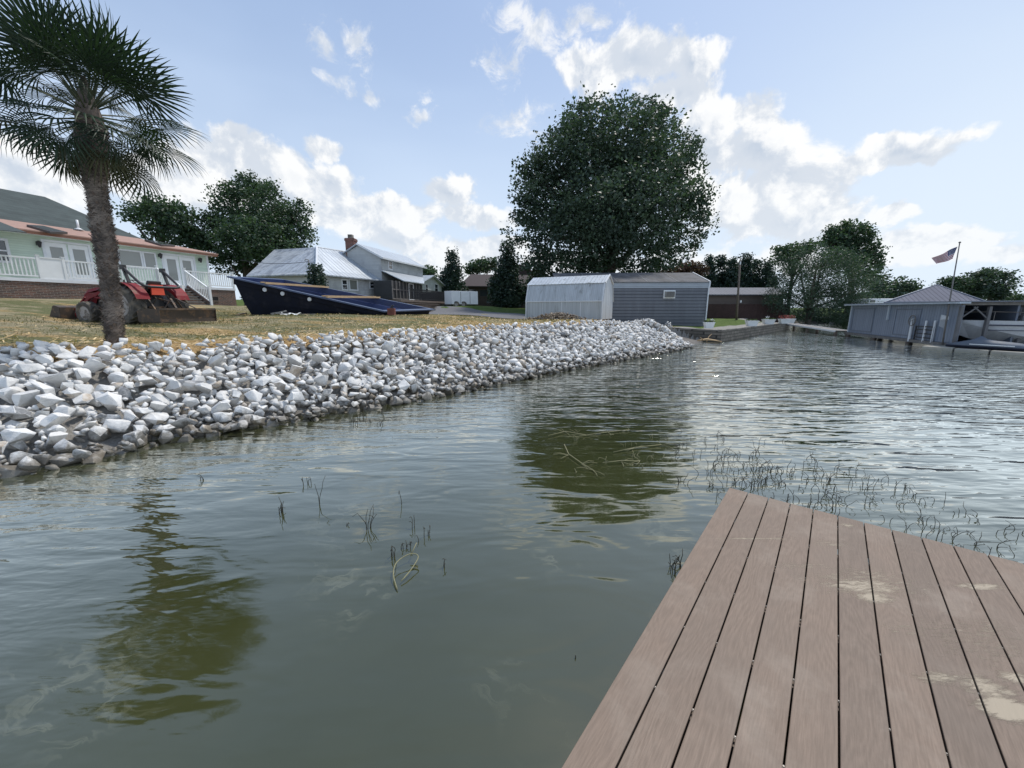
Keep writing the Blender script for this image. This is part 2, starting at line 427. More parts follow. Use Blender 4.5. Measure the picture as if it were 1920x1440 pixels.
def ground_material():
    m = bpy.data.materials.new('turf_and_straw'); m.use_nodes = True; t = NT(m.node_tree); b = t.n['Principled BSDF']
    at_ = t.node('ShaderNodeAttribute', attribute_name='shore').outputs['Fac']
    pos = t.node('ShaderNodeNewGeometry').outputs['Position']
    x, y, z = t.sep(pos)
    fine = t.noise(pos, 26, 5, .7); mid = t.noise(t.mapping(pos, scale=(.8, 1.5, 1)), 1.6, 7, .68); big = t.noise(pos, .35, 4, .55)
    straw = t.mix(t.ss(fine, .32, .7), (.20, .12, .055), (.58, .41, .20))
    straw = t.mix(t.ss(t.noise(pos, 60, 3, .6), .55, .68), straw, (.62, .47, .26))
    dry = t.mix(t.ss(fine, .3, .7), (.20, .175, .11), (.36, .31, .20))
    green = t.mix(t.ss(fine, .3, .7), (.085, .095, .045), (.18, .18, .09))
    lawn = t.mix(t.ss(mid, .35, .6), (.05, .085, .02), (.10, .14, .04))
    f = t.ss(t.m('ADD', t.m('MULTIPLY', big, .5), t.m('MULTIPLY', mid, .6)), .50, .64)
    turf = t.mix(f, green, dry)
    f2 = t.ss(t.noise(t.mapping(pos, (9,4,0), scale=(.35, 1.3, 1)), .9, 6, .62), .50, .62)
    turf = t.mix(t.m('MULTIPLY', f2, .85), turf, straw)
    edge = t.ss(t.m('ADD', at_, t.m('MULTIPLY', t.m('SUBTRACT', mid, .5), 2.2)), 3.7, 2.8)
    c = t.mix(edge, turf, straw)
    far = t.m('MAXIMUM', t.ss(y, 26, 34), t.ss(t.m('SUBTRACT', x, t.m('MULTIPLY', y, .15)), 6.5, 8.0))
    c = t.mix(far, c, lawn)
    mud = t.mix(fine, (.035, .03, .02), (.09, .08, .055))
    c = t.mix(t.ss(z, .45, .15), c, mud)
    c = t.mix(t.m('MULTIPLY', t.ss(at_, 2.1, 1.8), t.ss(at_, -.5, 0)), c, t.mix(fine, (.16,.15,.135), (.40,.385,.355)))
    t.put(b.inputs['Base Color'], c); b.inputs['Roughness'].default_value = .95; b.inputs['Specular IOR Level'].default_value = .1
    bn = t.node('ShaderNodeBump'); bn.inputs['Distance'].default_value = .05; t.put(bn.inputs['Height'], t.noise(pos, 18, 6, .7)); t.l.new(bn.outputs[0], b.inputs['Normal'])
    return m
def axis_lines(lo, hi, st, outlo, outhi):
    a = list(np.arange(lo, hi, st)); s = st; x = lo
    L = []
    while x > outlo: s *= 1.16; x -= s; L.append(x)
    s = st; x = a[-1]; H = []
    while x < outhi: s *= 1.16; x += s; H.append(x)
    return np.array(L[::-1] + a + H)
gx = axis_lines(-14, 30, .16, -1500, 1500); gy = axis_lines(2, 40, .16, -60, 1500)
GX, GY = np.meshgrid(gx, gy); GH, GD = height(GX, GY)
GH = GH + np.where(GD > 1.5, 1, 0) * (.03*np.sin(GX*1.7+GY*.6)*np.sin(GY*1.3-GX*.4))
nx, ny = len(gx), len(gy)
idx = np.arange(nx*ny).reshape(ny, nx)
F = np.stack([idx[:-1,:-1], idx[:-1,1:], idx[1:,1:], idx[1:,:-1]], -1).reshape(-1, 4)
ground = np_mesh('ground', np.stack([GX, GY, GH], -1).reshape(-1, 3), F, ground_material(), smooth=True)
ground.data.attributes.new('shore', 'FLOAT', 'POINT').data.foreach_set('value', GD.ravel().astype('f4'))
ground['kind'] = 'structure'

# ------------------------------------------------------------------ water
def water_material():
    m = bpy.data.materials.new('pond_water'); m.use_nodes = True; t = NT(m.node_tree); b = t.n['Principled BSDF']
    pos = t.node('ShaderNodeNewGeometry').outputs['Position']; x, y, z = t.sep(pos)
    n = t.noise(pos, .5, 4, .6)
    c = t.mix(t.ss(n, .3, .7), (.033, .037, .012), (.046, .050, .020))
    # weed and silt strands showing dimly through the shallow water
    w = t.vm('ADD', pos, t.vm('SCALE', t.noise(pos, 1.4, 4, .6, out='Color'), .7))
    r = t.noise(t.mapping(w, rot=(0, 0, R(-62)), scale=(.7, 2.2, 1)), 2.2, 4, .6)
    line = t.ss(t.m('ABSOLUTE', t.m('SUBTRACT', r, .5)), .050, .0)
    patch = t.ss(t.noise(pos, 1.1, 3, .5), .52, .66)
    near = t.ss(y, 5.5, 3.0)
    c = t.mix(t.m('MULTIPLY', t.m('MULTIPLY', line, patch), t.m('MULTIPLY', near, .28)), c, (.20, .20, .13))
    # ripples: calm in the lee of the dock, choppier out in the open
    wind = t.m('ADD', t.ss(y, 3.0, 9.0, .0, .8), t.ss(t.m('SUBTRACT', x, t.m('MULTIPLY', y, .25)), 0, 4, 0, .45), clamp=True)
    left = t.ss(t.m('ADD', x, t.m('MULTIPLY', y, .35)), -.5, -3.0, 0, .30)
    wind = t.m('ADD', wind, left, clamp=True)
    wind = t.m('MULTIPLY', wind, t.ss(t.noise(pos, .22, 3, .5), .3, .7, .55, 1.25))
    right = t.ss(t.m('SUBTRACT', x, t.m('MULTIPLY', y, .12)), -1.5, 1.5)
    A1 = t.noise(t.mapping(pos, rot=(0, 0, R(14)), scale=(.42, 1.9, 1)), 1.9, 2, .5, .35)
    A2 = t.noise(t.mapping(pos, (4, 1, 0), rot=(0, 0, R(4)), scale=(.5, 1.7, 1)), 4.6, 2, .5, .3)
    B1 = t.noise(t.mapping(pos, (2, 7, 0), rot=(0, 0, R(-32)), scale=(.42, 1.7, 1)), 1.8, 3, .5, .35)
    B2 = t.noise(t.mapping(pos, (1, 3, 0), rot=(0, 0, R(-24)), scale=(.5, 1.5, 1)), 4.4, 3, .55, .3)
    lp = t.node('ShaderNodeMix', data_type='FLOAT'); t.put(lp.inputs[0], right)
    t.put(lp.inputs[2], t.m('ADD', t.m('MULTIPLY', B1, .072), t.m('MULTIPLY', B2, .028))); t.put(lp.inputs[3], t.m('ADD', t.m('MULTIPLY', A1, .088), t.m('MULTIPLY', A2, .024)))
    h = t.m('MULTIPLY', lp.outputs[0], t.m('ADD', wind, .06))
    h = t.m('ADD', h, t.m('MULTIPLY', t.noise(t.mapping(pos, rot=(0, 0, R(-35)), scale=(.6, 1.6, 1)), 1.5, 2, .5, .8), .016))
    bn = t.node('ShaderNodeBump'); bn.inputs['Distance'].default_value = 1.0; t.put(bn.inputs['Height'], h)
    t.n.remove(b)
    df = t.node('ShaderNodeBsdfDiffuse'); t.put(df.inputs[0], c)
    gl = t.node('ShaderNodeBsdfGlossy'); gl.inputs['Roughness'].default_value = .045; t.put(gl.inputs[0], (.99, 1.0, .94)); t.l.new(bn.outputs[0], gl.inputs['Normal'])
    fr = t.node('ShaderNodeFresnel'); fr.inputs['IOR'].default_value = 1.33; t.l.new(bn.outputs[0], fr.inputs['Normal'])
    f = t.m('MULTIPLY', t.m('POWER', fr.outputs[0], .82), 2.3, clamp=True)
    mx = t.node('ShaderNodeMixShader'); t.put(mx.inputs[0], f); t.l.new(df.outputs[0], mx.inputs[1]); t.l.new(gl.outputs[0], mx.inputs[2])
    t.l.new(mx.outputs[0], t.n['Material Output'].inputs[0])
    return m
wx = np.array([-1500, -200, -60, -20, -6, 0, 6, 20, 60, 200, 1500.]); WX, WY = np.meshgrid(wx, np.array([-600, -60, -8, 0, 6, 14, 30, 70, 200.]))
idx = np.arange(WX.size).reshape(WX.shape)
water = np_mesh('water', np.stack([WX, WY, WX*0], -1).reshape(-1, 3), np.stack([idx[:-1,:-1], idx[:-1,1:], idx[1:,1:], idx[1:,:-1]], -1).reshape(-1, 4), water_material())
water['kind'] = 'structure'

# ------------------------------------------------------------------ riprap
def rock_mat():
    m = bpy.data.materials.new('quarried_limestone'); m.use_nodes = True; t = NT(m.node_tree); b = t.n['Principled BSDF']
    pos = t.node('ShaderNodeNewGeometry').outputs['Position']; z = t.sep(pos)[2]
    g = t.node('ShaderNodeNewGeometry').outputs['Random Per Island']; o = t.node('ShaderNodeObjectInfo').outputs['Random']
    r = t.m('FRACT', t.m('ADD', g, t.m('MULTIPLY', o, 7.31)))
    n = t.noise(pos, 7, 7, .65, .5); n2 = t.noise(t.mapping(pos, rot=(.6, .4, .2), scale=(1, 1, 3)), 9, 6, .7, 1.5)
    c = t.mix(r, (.48, .475, .455), (.74, .73, .705))
    c = t.mix(t.ss(r, .93, .96), c, (.17, .175, .18)); c = t.mix(t.ss(r, .09, .06), c, (.40, .33, .25)); c = t.mix(t.ss(t.noise(pos, 1.3, 4, .6), .58, .72, 0, .25), c, (.42, .37, .30))
    c = t.mix(t.ss(n2, .50, .66, 0, .55), c, (.38, .385, .39)); c = t.mix(t.ss(n, .42, .66, 0, .5), c, (.80, .79, .76))
    c = t.mix(t.ss(t.noise(pos, 30, 4, .7), .62, .75, 0, .28), c, (.20, .20, .195))
    wet = t.ss(t.m('ADD', z, t.m('MULTIPLY', t.m('SUBTRACT', n, .5), .5)), .27, .08)
    c = t.mix(t.m('MULTIPLY', wet, .85), c, t.mix(n, (.03, .027, .02), (.15, .125, .085)))
    t.put(b.inputs['Base Color'], c); t.put(b.inputs['Roughness'], t.m('SUBTRACT', .88, t.m('MULTIPLY', wet, .4))); b.inputs['Specular IOR Level'].default_value = .35
    bn = t.node('ShaderNodeBump'); bn.inputs['Distance'].default_value = .012; t.put(bn.inputs['Height'], t.noise(pos, 22, 6, .65)); t.l.new(bn.outputs[0], b.inputs['Normal'])
    return m
M['rock'] = rock_mat()
def hull_rock(n, bev):
    bm = bmesh.new()
    for _ in range(n):
        v = Vector((random.gauss(0,1), random.gauss(0,1), random.gauss(0,1))).normalized() * random.uniform(.82, 1.05)
        bm.verts.new((v.x*.5, v.y*random.uniform(.32,.42), v.z*.31))
    r = bmesh.ops.convex_hull(bm, input=bm.verts)
    bmesh.ops.delete(bm, geom=[g for g in r['geom_interior'] if isinstance(g, bmesh.types.BMVert)], context='VERTS')
    bmesh.ops.dissolve_limit(bm, angle_limit=R(13), verts=bm.verts, edges=bm.edges)
    if bev:
        bmesh.ops.bevel(bm, geom=list(bm.edges), offset=.010, segments=1, affect='EDGES', profile=.6)
        bmesh.ops.triangulate(bm, faces=bm.faces)
        bmesh.ops.subdivide_edges(bm, edges=[e for e in bm.edges if e.calc_length() > .12], cuts=1)
        for v in bm.verts:
            k = v.co*7; v.co += v.normal * .014 * (math.sin(k.x*2.1+k.y)+math.sin(k.y*2.7-k.z*1.3)+math.sin(k.z*3.1+k.x*1.7)) * .6
    bmesh.ops.triangulate(bm, faces=bm.faces); bmesh.ops.recalc_face_normals(bm, faces=bm.faces)
    me = bpy.data.meshes.new('rock'); bm.to_mesh(me); bm.free(); me.materials.append(M['rock'])
    return me
BIG = [hull_rock(random.randint(9, 17), True) for _ in range(22)]
LO = []
for _ in range(24):
    me = hull_rock(random.randint(8, 13), False)
    LO.append((np.array([v.co[:] for v in me.vertices]), np.array([p.vertices[:] for p in me.polygons])))
    bpy.data.meshes.remove(me)
for me in BIG:
    me.polygons.foreach_set('use_smooth', [True]*len(me.polygons))
    me.set_sharp_from_angle(angle=R(22)) if hasattr(me, 'set_sharp_from_angle') else None
rocks = []                                # (x, y, z, size, dark)
seg = [(Vector(RIP[i]), Vector(RIP[i+1])) for i in range(2, NR)] + [(Vector(LAND[NR+i]), Vector(LAND[NR+i+1])) for i in range(3)]
for si, (a, b_) in enumerate(seg):
    L = (b_-a).length; d = (b_-a)/L; n = Vector((-d.y, d.x))
    dist0 = ((a+b_)/2).length
    W = 2.15 if si < NR-2 else 1.8
    cnt = int(L * W * 330) if dist0 < 26 else 0
    for _ in range(cnt):
        s = random.uniform(-.1, L+.1); q = random.uniform(-.42, W)
        p = a + d*s + n*q
        sz = min(.33, max(.075, random.lognormvariate(math.log(.160), .40)))
        if q > W-.5: sz *= .85
        rocks.append([p.x, p.y, sz, q])
RA = np.array(rocks); hz_, dd_ = height(RA[:,0], RA[:,1])
keep = dd_ > -.5; RA = RA[keep]; hz_ = hz_[keep]; dd_ = dd_[keep]
order = np.argsort(-RA[:,2])              # biggest first: settle each on those already there
placed = []; grid = {}
for k in order:
    x, y, s, q = RA[k]; base = hz_[k] if dd_[k] > 0 else max(hz_[k], -.12)
    z = base + s*.02; top = base; hits = 0
    gi, gj = int(x//.5), int(y//.5)
    for i in (-1,0,1):
        for j in (-1,0,1):
            for (X, Y, Z, S) in grid.get((gi+i, gj+j), ()):
                r = math.hypot(X-x, Y-y); rr = (S+s)*.36
                if r < rr: hits += 1; top = max(top, Z + (S+s)*.27*math.sqrt(max(0, 1-(r/rr)**2)))
    if top - base > .24: continue
    if hits > 3 and top-base > .12: continue
    z = max(z, top)
    placed.append((x, y, z, s)); grid.setdefault((gi, gj), []).append((x, y, z, s))
def project(x, y, z):
    c, s_ = math.cos(PITCH), math.sin(PITCH); zz = z-EYE
    dep = y*c - zz*s_
    if dep <= .2: return None
    return 960 + FPX*x/dep, 720 + FPX*(-y*s_ - zz*c)/dep, dep
sc = []
for i, (x, y, z, s) in enumerate(placed):
    p = project(x, y, z)
    vis = p and -20 < p[0] < 1940 and 0 < p[1] < 1440
    cover = z - gz(x, y) if vis else 0
    sc.append((s/p[2] * (1 + min(cover, .3)) if vis else 0, i))
sc.sort(reverse=True); near = set(i for _, i in sc[:296])
def rot_for(x, y):
    tilt = R(28); az = random.uniform(0, 6.28)
    return Euler((random.gauss(0, .35) + .38, random.gauss(0, .35) + .15, az))
V, FF, off = [], [], 0
for i, (x, y, z, s) in enumerate(placed):
    e = Euler((random.gauss(0, .3), random.gauss(0, .3), random.uniform(0, 6.28)))
    tl = Matrix.Rotation(R(-30), 3, 'X') if i % 3 else Matrix.Rotation(R(-8), 3, 'X')
    Mx = tl @ e.to_matrix(); sy = random.uniform(.8, 1.2)
    if i in near:
        o = bpy.data.objects.new('rock', random.choice(BIG)); COL.objects.link(o)
        o.location = (x, y, z + s*.05); o.rotation_euler = Mx.to_euler(); o.scale = (s*1.16, s*1.16*sy, s*1.25)
        pj = project(x, y, z); dsh = float(signed(np.array([x]), np.array([y]))[0][0])
        row = 'at the waterline' if dsh < .45 else ('on the crest beside the straw' if dsh > 1.55 else 'halfway up the bank')
        bay = 'at far left' if pj[0] < 110 else ('below the palm' if pj[0] < 330 else ('just right of the palm' if pj[0] < 480 else ('below the pool shell' if pj[0] < 830 else 'in front of the sheds')))
        tag(o, ('big ' if s > .27 else '') + 'pale grey limestone rock ' + row + ' ' + bay, 'rock', 'large loose rocks of the bank')
    else:
        P_, T_ = random.choice(LO); A = P_ * np.array([s*1.16, s*1.16*sy, s*1.25]) @ np.array(Mx).T + np.array([x, y, z + s*.05])
        V.append(A); FF.append(T_ + off); off += len(A)
riprap = np_mesh('riprap', np.concatenate(V), np.concatenate(FF), M['rock'])
tag(riprap, 'mass of smaller and farther broken limestone rocks filling the bank', 'riprap', kind='stuff')
print('rocks', len(placed), 'near', len(near))
# mound of dirty rubble and brush beside the small shed
V, FF, off = [], [], 0
c0 = gp(1050, 604, 1.25); rub = random.Random(3)
cY = 21.0; cx0 = at(1045, 604, cY).x
for k in range(420):
    a = rub.uniform(0, 6.28); r = abs(rub.gauss(0, .5))
    x = cx0 + math.cos(a)*r*2.1; y = cY + math.sin(a)*r*.9; s = rub.uniform(.06, .22)
    z = gz(x, y) + .36*math.exp(-(r*1.3)**2)*rub.uniform(.3, 1)
    P_, T_ = rub.choice(LO); e = Euler([rub.uniform(0, 6) for _ in range(3)])
    V.append(P_*s @ np.array(e.to_matrix()).T + np.array([x, y, z])); FF.append(T_+off); off += len(P_)
M['rubble'] = mat('dirty_rubble', (.30,.25,.19), .95, var=.35, vscale=9, second=(.13,.09,.06), mask=(.48,.6,4))
mound = np_mesh('rubble_mound', np.concatenate(V), np.concatenate(FF), M['rubble'])
tag(mound, 'low mound of brown dirt and broken stone in front of the white shed', 'rubble', kind='stuff')
sb = MB()
for k in range(90):
    a = rub.uniform(0, 6.28); r = rub.uniform(0, 1.6); x = cx0+math.cos(a)*r; y = cY+math.sin(a)*r*.5; z = gz(x, y)+.25*math.exp(-r*r)
    q = rub.uniform(0, 6.28); l = rub.uniform(.2, .6)
    sb.tube([(x, y, z), (x+math.cos(q)*l*.5, y+math.sin(q)*l*.5, z+rub.uniform(.02, .16)), (x+math.cos(q)*l, y+math.sin(q)*l, z+rub.uniform(0, .2))], .008, 4)
tag(sb.build('brush', M['oldwood'], smooth=True), 'dry twigs lying over the rubble mound', 'twigs', kind='stuff')

# loose straw on the seeded strip
def straw_stuff():
    n = 52000; X = RNG.uniform(-14, 9, n); Y = RNG.uniform(3.5, 24, n)
    d, w = signed(X, Y)
    pr = np.where(d > 1.85, np.exp(-np.maximum(d-3.2, 0)/1.1)*.9 + .04, 0)
    k = (RNG.random(n) < pr) & (X > -1.45*Y-1); X, Y = X[k], Y[k]; Z, _ = height(X, Y); n = len(X)
    a = RNG.uniform(0, 6.28, n); L = RNG.uniform(.03, .085, n); w_ = RNG.uniform(.004, .009, n)*(1+Y*.06); t = RNG.uniform(-.25, .5, n)
    dx, dy, dz = np.cos(a)*L, np.sin(a)*L, t*L; ox, oy = -np.sin(a)*w_, np.cos(a)*w_
    Zb = Z + RNG.uniform(.005, .05, n)
    P = np.stack([np.stack([X-dx-ox, Y-dy-oy, Zb-dz], 1), np.stack([X-dx+ox, Y-dy+oy, Zb-dz+.006], 1), np.stack([X+dx+ox, Y+dy+oy, Zb+dz+.006], 1), np.stack([X+dx-ox, Y+dy-oy, Zb+dz], 1)], 1).reshape(-1, 3)
    m = leaf_mat('dry_straw', (.30,.19,.08), (.72,.55,.30), .15, 3)
    return np_mesh('straw', P, np.arange(n*4).reshape(-1, 4), m)
tag(straw_stuff(), 'golden dry straw scattered over the strip of soil behind the rocks', 'straw', kind='stuff')
def grass_stuff():
    n = 60000; X = RNG.uniform(-16, 9, n); Y = RNG.uniform(5, 26, n); d, w = signed(X, Y)
    k = (d > 3.1+RNG.uniform(0, 1.4, n)) & (X > -1.45*Y-1); X, Y = X[k], Y[k]; Z, _ = height(X, Y); n = len(X)
    a = RNG.uniform(0, 6.28, n); h = RNG.uniform(.025, .07, n); w_ = RNG.uniform(.004, .008, n)*(1+Y*.05)
    lx, ly = RNG.normal(0, .03, n), RNG.normal(0, .03, n)
    P = np.stack([np.stack([X-np.cos(a)*w_, Y-np.sin(a)*w_, Z], 1), np.stack([X+np.cos(a)*w_, Y+np.sin(a)*w_, Z], 1), np.stack([X+lx, Y+ly, Z+h], 1)], 1).reshape(-1, 3)
    return np_mesh('grass', P, np.arange(n*3).reshape(-1, 3), leaf_mat('dry_grass', (.07,.08,.03), (.30,.25,.13), .2, .5))
tag(grass_stuff(), 'sparse short grass, half dry, on the sloping yard', 'grass', kind='stuff')

# ------------------------------------------------------------------ dock under the camera
DH = EYE - 1.514
DC = gp(1367, 914, DH); DA = R(39.6)
d1 = Vector((math.sin(DA), math.cos(DA), 0)); d2 = Vector((math.cos(DA), -math.sin(DA), 0))
def deck_material():
    m = bpy.data.materials.new('composite_decking'); m.use_nodes = True; t = NT(m.node_tree); b = t.n['Principled BSDF']
    pos = t.node('ShaderNodeNewGeometry').outputs['Position']; rnd = t.node('ShaderNodeObjectInfo').outputs['Random']
    u = t.vm('DOT_PRODUCT', pos, tuple(d1)); v = t.vm('DOT_PRODUCT', pos, tuple(d2))
    shift = t.m('MULTIPLY', rnd, 37.0)
    Q = t.comb(t.m('ADD', u, shift), v, shift)
    wob = t.noise(t.mapping(Q, scale=(.45, 2.2, 1)), 1.5, 3, .5)
    rings = t.m('SINE', t.m('MULTIPLY', t.m('ADD', t.m('MULTIPLY', v, .55), wob), 190))
    fine = t.noise(t.mapping(Q, scale=(4, 60, 1)), 3, 5, .65)
    g = t.m('ADD', t.m('MULTIPLY', rings, .05), t.m('MULTIPLY', fine, .8))
    blot = t.noise(Q, 2.2, 6, .6)
    c = t.mix(t.ss(g, .15, .7), (.132, .094, .068), (.212, .155, .116))
    c = t.mix(t.ss(blot, .35, .7, 0, .5), c, (.20, .165, .135))
    c = t.mix(1, c, t.mix(rnd, (.90, .90, .90), (1.10, 1.08, 1.06)), 'MULTIPLY')
    c = t.mix(t.ss(t.noise(pos, 2.6, 7, .66), .50, .72, 0, .35), c, (.30, .25, .20))
    # dried mud scuffs
    Pm = t.comb(t.m('ADD', t.m('MULTIPLY', u, -.35), v), t.m('ADD', u, t.m('MULTIPLY', v, .8)), 0)
    scuf = t.noise(t.mapping(pos, rot=(0, 0, R(28)), scale=(1.6, 6, 1)), 9, 9, .78, .9)
    def spot(px, py, rx, ry, ang, amt):
        c0 = gp(px, py, DH); q = t.mapping(pos, tuple(-c0), scale=(1, 1, 1)); q = t.mapping(q, rot=(0, 0, ang), scale=(1/rx, 1/ry, 0))
        return t.m('MULTIPLY', t.ss(t.vm('LENGTH', q), 1.25, .0), amt)
    sp = None
    for a in ((1620,1090,.62,.24,R(22),.62),(1620,1100,.36,.12,R(22),.9),(1830,1200,.5,.3,R(22),.5),(1640,1120,.16,.07,R(10),1.05),(1500,1060,.40,.06,R(24),.55),(1560,1020,.22,.10,R(30),.6),(1840,1100,.20,.05,R(15),1.0),(1890,1330,.16,.075,R(0),1.45),(1850,1290,.16,.10,R(20),.95),(1760,1270,.16,.05,R(25),.9),
              (1400,1010,.55,.02,R(24),.75),(1700,1180,.3,.12,R(20),.45),(1900,1270,.1,.05,R(20),1.0),(1590,985,.12,.05,R(20),.7),(1860,1180,.3,.15,R(20),.5)):
        s_ = spot(*a); sp = s_ if sp is None else t.m('MAXIMUM', sp, s_)
    mud = t.ss(t.m('ADD', t.m('MULTIPLY', sp, .46), scuf), .68, .95)
    c = t.mix(t.m('MULTIPLY', mud, .62), c, (.44, .38, .28))
    t.put(b.inputs['Base Color'], c); t.put(b.inputs['Roughness'], t.ss(blot, .3, .7, .55, .75)); b.inputs['Specular IOR Level'].default_value = .35
    bn = t.node('ShaderNodeBump'); bn.inputs['Distance'].default_value = .0012; t.put(bn.inputs['Height'], t.m('ADD', g, t.m('MULTIPLY', mud, 1.5))); t.l.new(bn.outputs[0], b.inputs['Normal'])
    return m
M['deck'] = deck_material()
dock = thing('dock', (DC.x, DC.y, 0), 'brown composite board dock with dried mud smears in the foreground', 'dock')
PITCHB = .1447; NB = 24; LB = 6.4
for i in range(NB):
    mb = MB(); c = DC + d2*(PITCHB*(i+.5)) - d1*(LB/2); w = PITCHB - .0062
    mb.box((c.x, c.y, DH-.0125), (w, LB + random.uniform(-.004, .004), .025), rot=Matrix((d2, d1, Vector((0,0,1)))).transposed())
    mb.build('board', M['deck'], dock, bevel=.003)
M['clip'] = mat('steel_clip', (.16,.15,.14), .45, metal=.7, var=.2)
mb = MB(); mb.box((0,0,0), (.018,.010,.003)); mb.lathe([(.0035,.0015),(.003,.004)], seg=8); clip = mb.build('clip', M['clip'], dock, world=False)
cs = []
for i in range(1, 14):
    for j in range(7):
        q = DC + d2*(PITCHB*i) - d1*(.18 + .405*j + random.uniform(-.01, .01)); cs.append(q)
for k, q in enumerate(cs):
    o = clip if k == 0 else clip.copy()
    if k: COL.objects.link(o); o.parent = dock
    o.location = (q.x-DC.x, q.y-DC.y, DH-.010); o.rotation_euler = (0, 0, -DA)
T3 = Matrix((d2, d1, Vector((0,0,1)))).transposed()
for j in range(16):
    mb = MB(); c = DC + d2*(PITCHB*NB/2) - d1*(.18 + .405*j); mb.box((c.x, c.y, DH-.027-.07), (PITCHB*NB-.12, .04, .14), rot=T3)
    mb.build('joist', M['oldwood'], dock)
mb = MB()
for s_ in (.05, PITCHB*NB-.05):
    c = DC + d2*s_ - d1*(LB/2); mb.box((c.x, c.y, DH-.027-.1), (.04, LB-.06, .2), rot=T3)
c = DC + d2*(PITCHB*NB/2) - d1*.03; mb.box((c.x, c.y, DH-.027-.1), (PITCHB*NB-.2, .038, .2), rot=T3)
mb.build('rim_joist', M['oldwood'], dock)
mb = MB()
for a in (.35, PITCHB*NB-.35):
    for b_ in (.5, 2.6, 4.7): c = DC + d2*a - d1*b_; mb.box((c.x, c.y, .02), (.5, .9, .28), rot=T3)
mb.build('float', M['black'], dock, bevel=.02)

# ------------------------------------------------------------------ weeds standing in the water
M['weed'] = mat('dead_weed_stem', (.045,.042,.030), .8, var=.4, vscale=20)
M['weedpale'] = mat('pale_weed_stem', (.20,.19,.10), .7, var=.3, vscale=10)
def weed_clump(x, y, n, hmax, spread, rr, seed, bend=.8):
    r = random.Random(seed); mb = MB()
    for _ in range(n):
        a = r.uniform(0, 6.28); q = r.random()**.5*min(spread, .06); bx, by = math.cos(a)*q, math.sin(a)*q
        h = hmax*r.uniform(.35, 1); la = r.uniform(0, 6.28); ln = r.uniform(.05, bend)
        p = [(bx, by, -.06)]
        K = r.randint(3, 5)
        for k in range(1, K+1):
            f = k/K; la += r.uniform(-.9, .9)
            p.append((p[-1][0] + math.cos(la)*h/K*ln*2.0*f, p[-1][1] + math.sin(la)*h/K*ln*2.0*f, h*f))
        if r.random() < .45:             # a stem snapped over, its tip pointing down again
            lx, ly, lz = p[-1]; e = h*r.uniform(.25, .6); p.append((lx+math.cos(la)*e*.7, ly+math.sin(la)*e*.7, lz-e*.5))
        mb.tube(p, [rr*(1-.5*i/len(p)) for i in range(len(p))], 5)
        if r.random() < .4:
            i = r.randint(1, len(p)-2); q0 = Vector(p[i]); la2 = r.uniform(0, 6.28); e = h*.35
            mb.tube([q0, q0+Vector((math.cos(la2)*e*.5, math.sin(la2)*e*.5, e*.5)), q0+Vector((math.cos(la2)*e, math.sin(la2)*e, e*r.uniform(.1, .9)))], rr*.7, 5)
    return mb
def add_weed(px, py, n, h, sp, rr, label, group=None, m='weed', seed=0, bend=.5):
    p = gp(px, py); o = weed_clump(p.x, p.y, n, h, sp, rr, seed, bend).build('water_weed', M[m], None, smooth=True, fixn=False); o.location = (p.x, p.y, 0)
    return tag(o, label, 'water weed', group)
wr = random.Random(5); k = 0
def region(cnt, fn, label, group, n=(3, 9), h=(.10, .24), sp=.12, rr=.0042, **kw):
    global k
    for _ in range(cnt):
        px, py = fn(); k += 1
        add_weed(px, py, wr.randint(*n), wr.uniform(*h), sp, rr, label, group, seed=k, **kw)
region(120, lambda: (lambda x: (x, 838 + (x-1270)*.22 + wr.gauss(20, 34)))(wr.uniform(1262, 1570)),
       'dark bent weed stems in the dense patch off the dock corner', 'weeds in the dense patch beyond the dock corner', n=(1, 3), h=(.05, .16), sp=.07, rr=.0032, bend=1.3)
region(70, lambda: (lambda x: (x, 905 + (x-1560)*.33 + wr.uniform(-35, 45)))(wr.uniform(1550, 1940)),
       'dark bent weed stems in open water off the dock end', 'weeds along the far end of the dock', n=(1, 3), h=(.04, .15), sp=.05, rr=.0026, bend=1.3)
region(13, lambda: (wr.uniform(1060, 1270), wr.uniform(800, 890)), 'low weed stems in the dark reflection of the big tree', 'weeds in the tree reflection', n=(2, 5), h=(.03, .10), sp=.05, rr=.0035, m='weedpale', bend=1.6)
region(9, lambda: (wr.uniform(640, 720), wr.uniform(770, 800)), 'faint weed stems in the water below the rock bank', 'weeds below the rock bank', n=(2, 4), h=(.05, .14), sp=.05, rr=.005)
single = [(528,962,7,.17,.03,'thick upright tuft of weed left of the other stems in calm water'),
 (600,945,2,.30,.01,'tallest single weed stem left of centre in calm water'),(577,905,5,.10,.12,'small crooked weed stems between the rock bank and the tall stem'),
 (690,990,5,.24,.02,'narrow bundle of upright weed stems in the middle of the calm water'),(752,945,1,.16,.01,'lone zigzag weed stem right of the narrow bundle'),
 (775,990,2,.14,.02,'leaning weed stem above the broken weeds of the calm water'),(738,1045,4,.13,.03,'short dark weed stub left of the spread weeds'),
 (762,1025,6,.07,.05,'low star of weed stems just above the hooped stem'),(795,1010,4,.09,.06,'sparse weed tips right of the low star'),
 (832,1062,2,.12,.02,'rightmost curled weed stem of the calm water'),(380,900,3,.09,.04,'tiny weed sprig nearest the rocks at the left'),
 (650,985,2,.05,.02,'small hooked weed tip left of the narrow bundle'),(1268,1068,11,.13,.07,'dark tuft of weed against the left edge of the dock'),
 (1082,1232,1,.03,.01,'single tiny weed tip in shallow water near the dock')]
for i, (px, py, n, h, sp, lb) in enumerate(single): add_weed(px, py, n, h, sp, .0035, lb, seed=300+i, bend=.45)
p0 = gp(745, 1110); q = [gp(px, py) - p0 for px, py in ((745,1108),(738,1085),(745,1066),(770,1052),(785,1056),(770,1078),(748,1098))]
qq = []
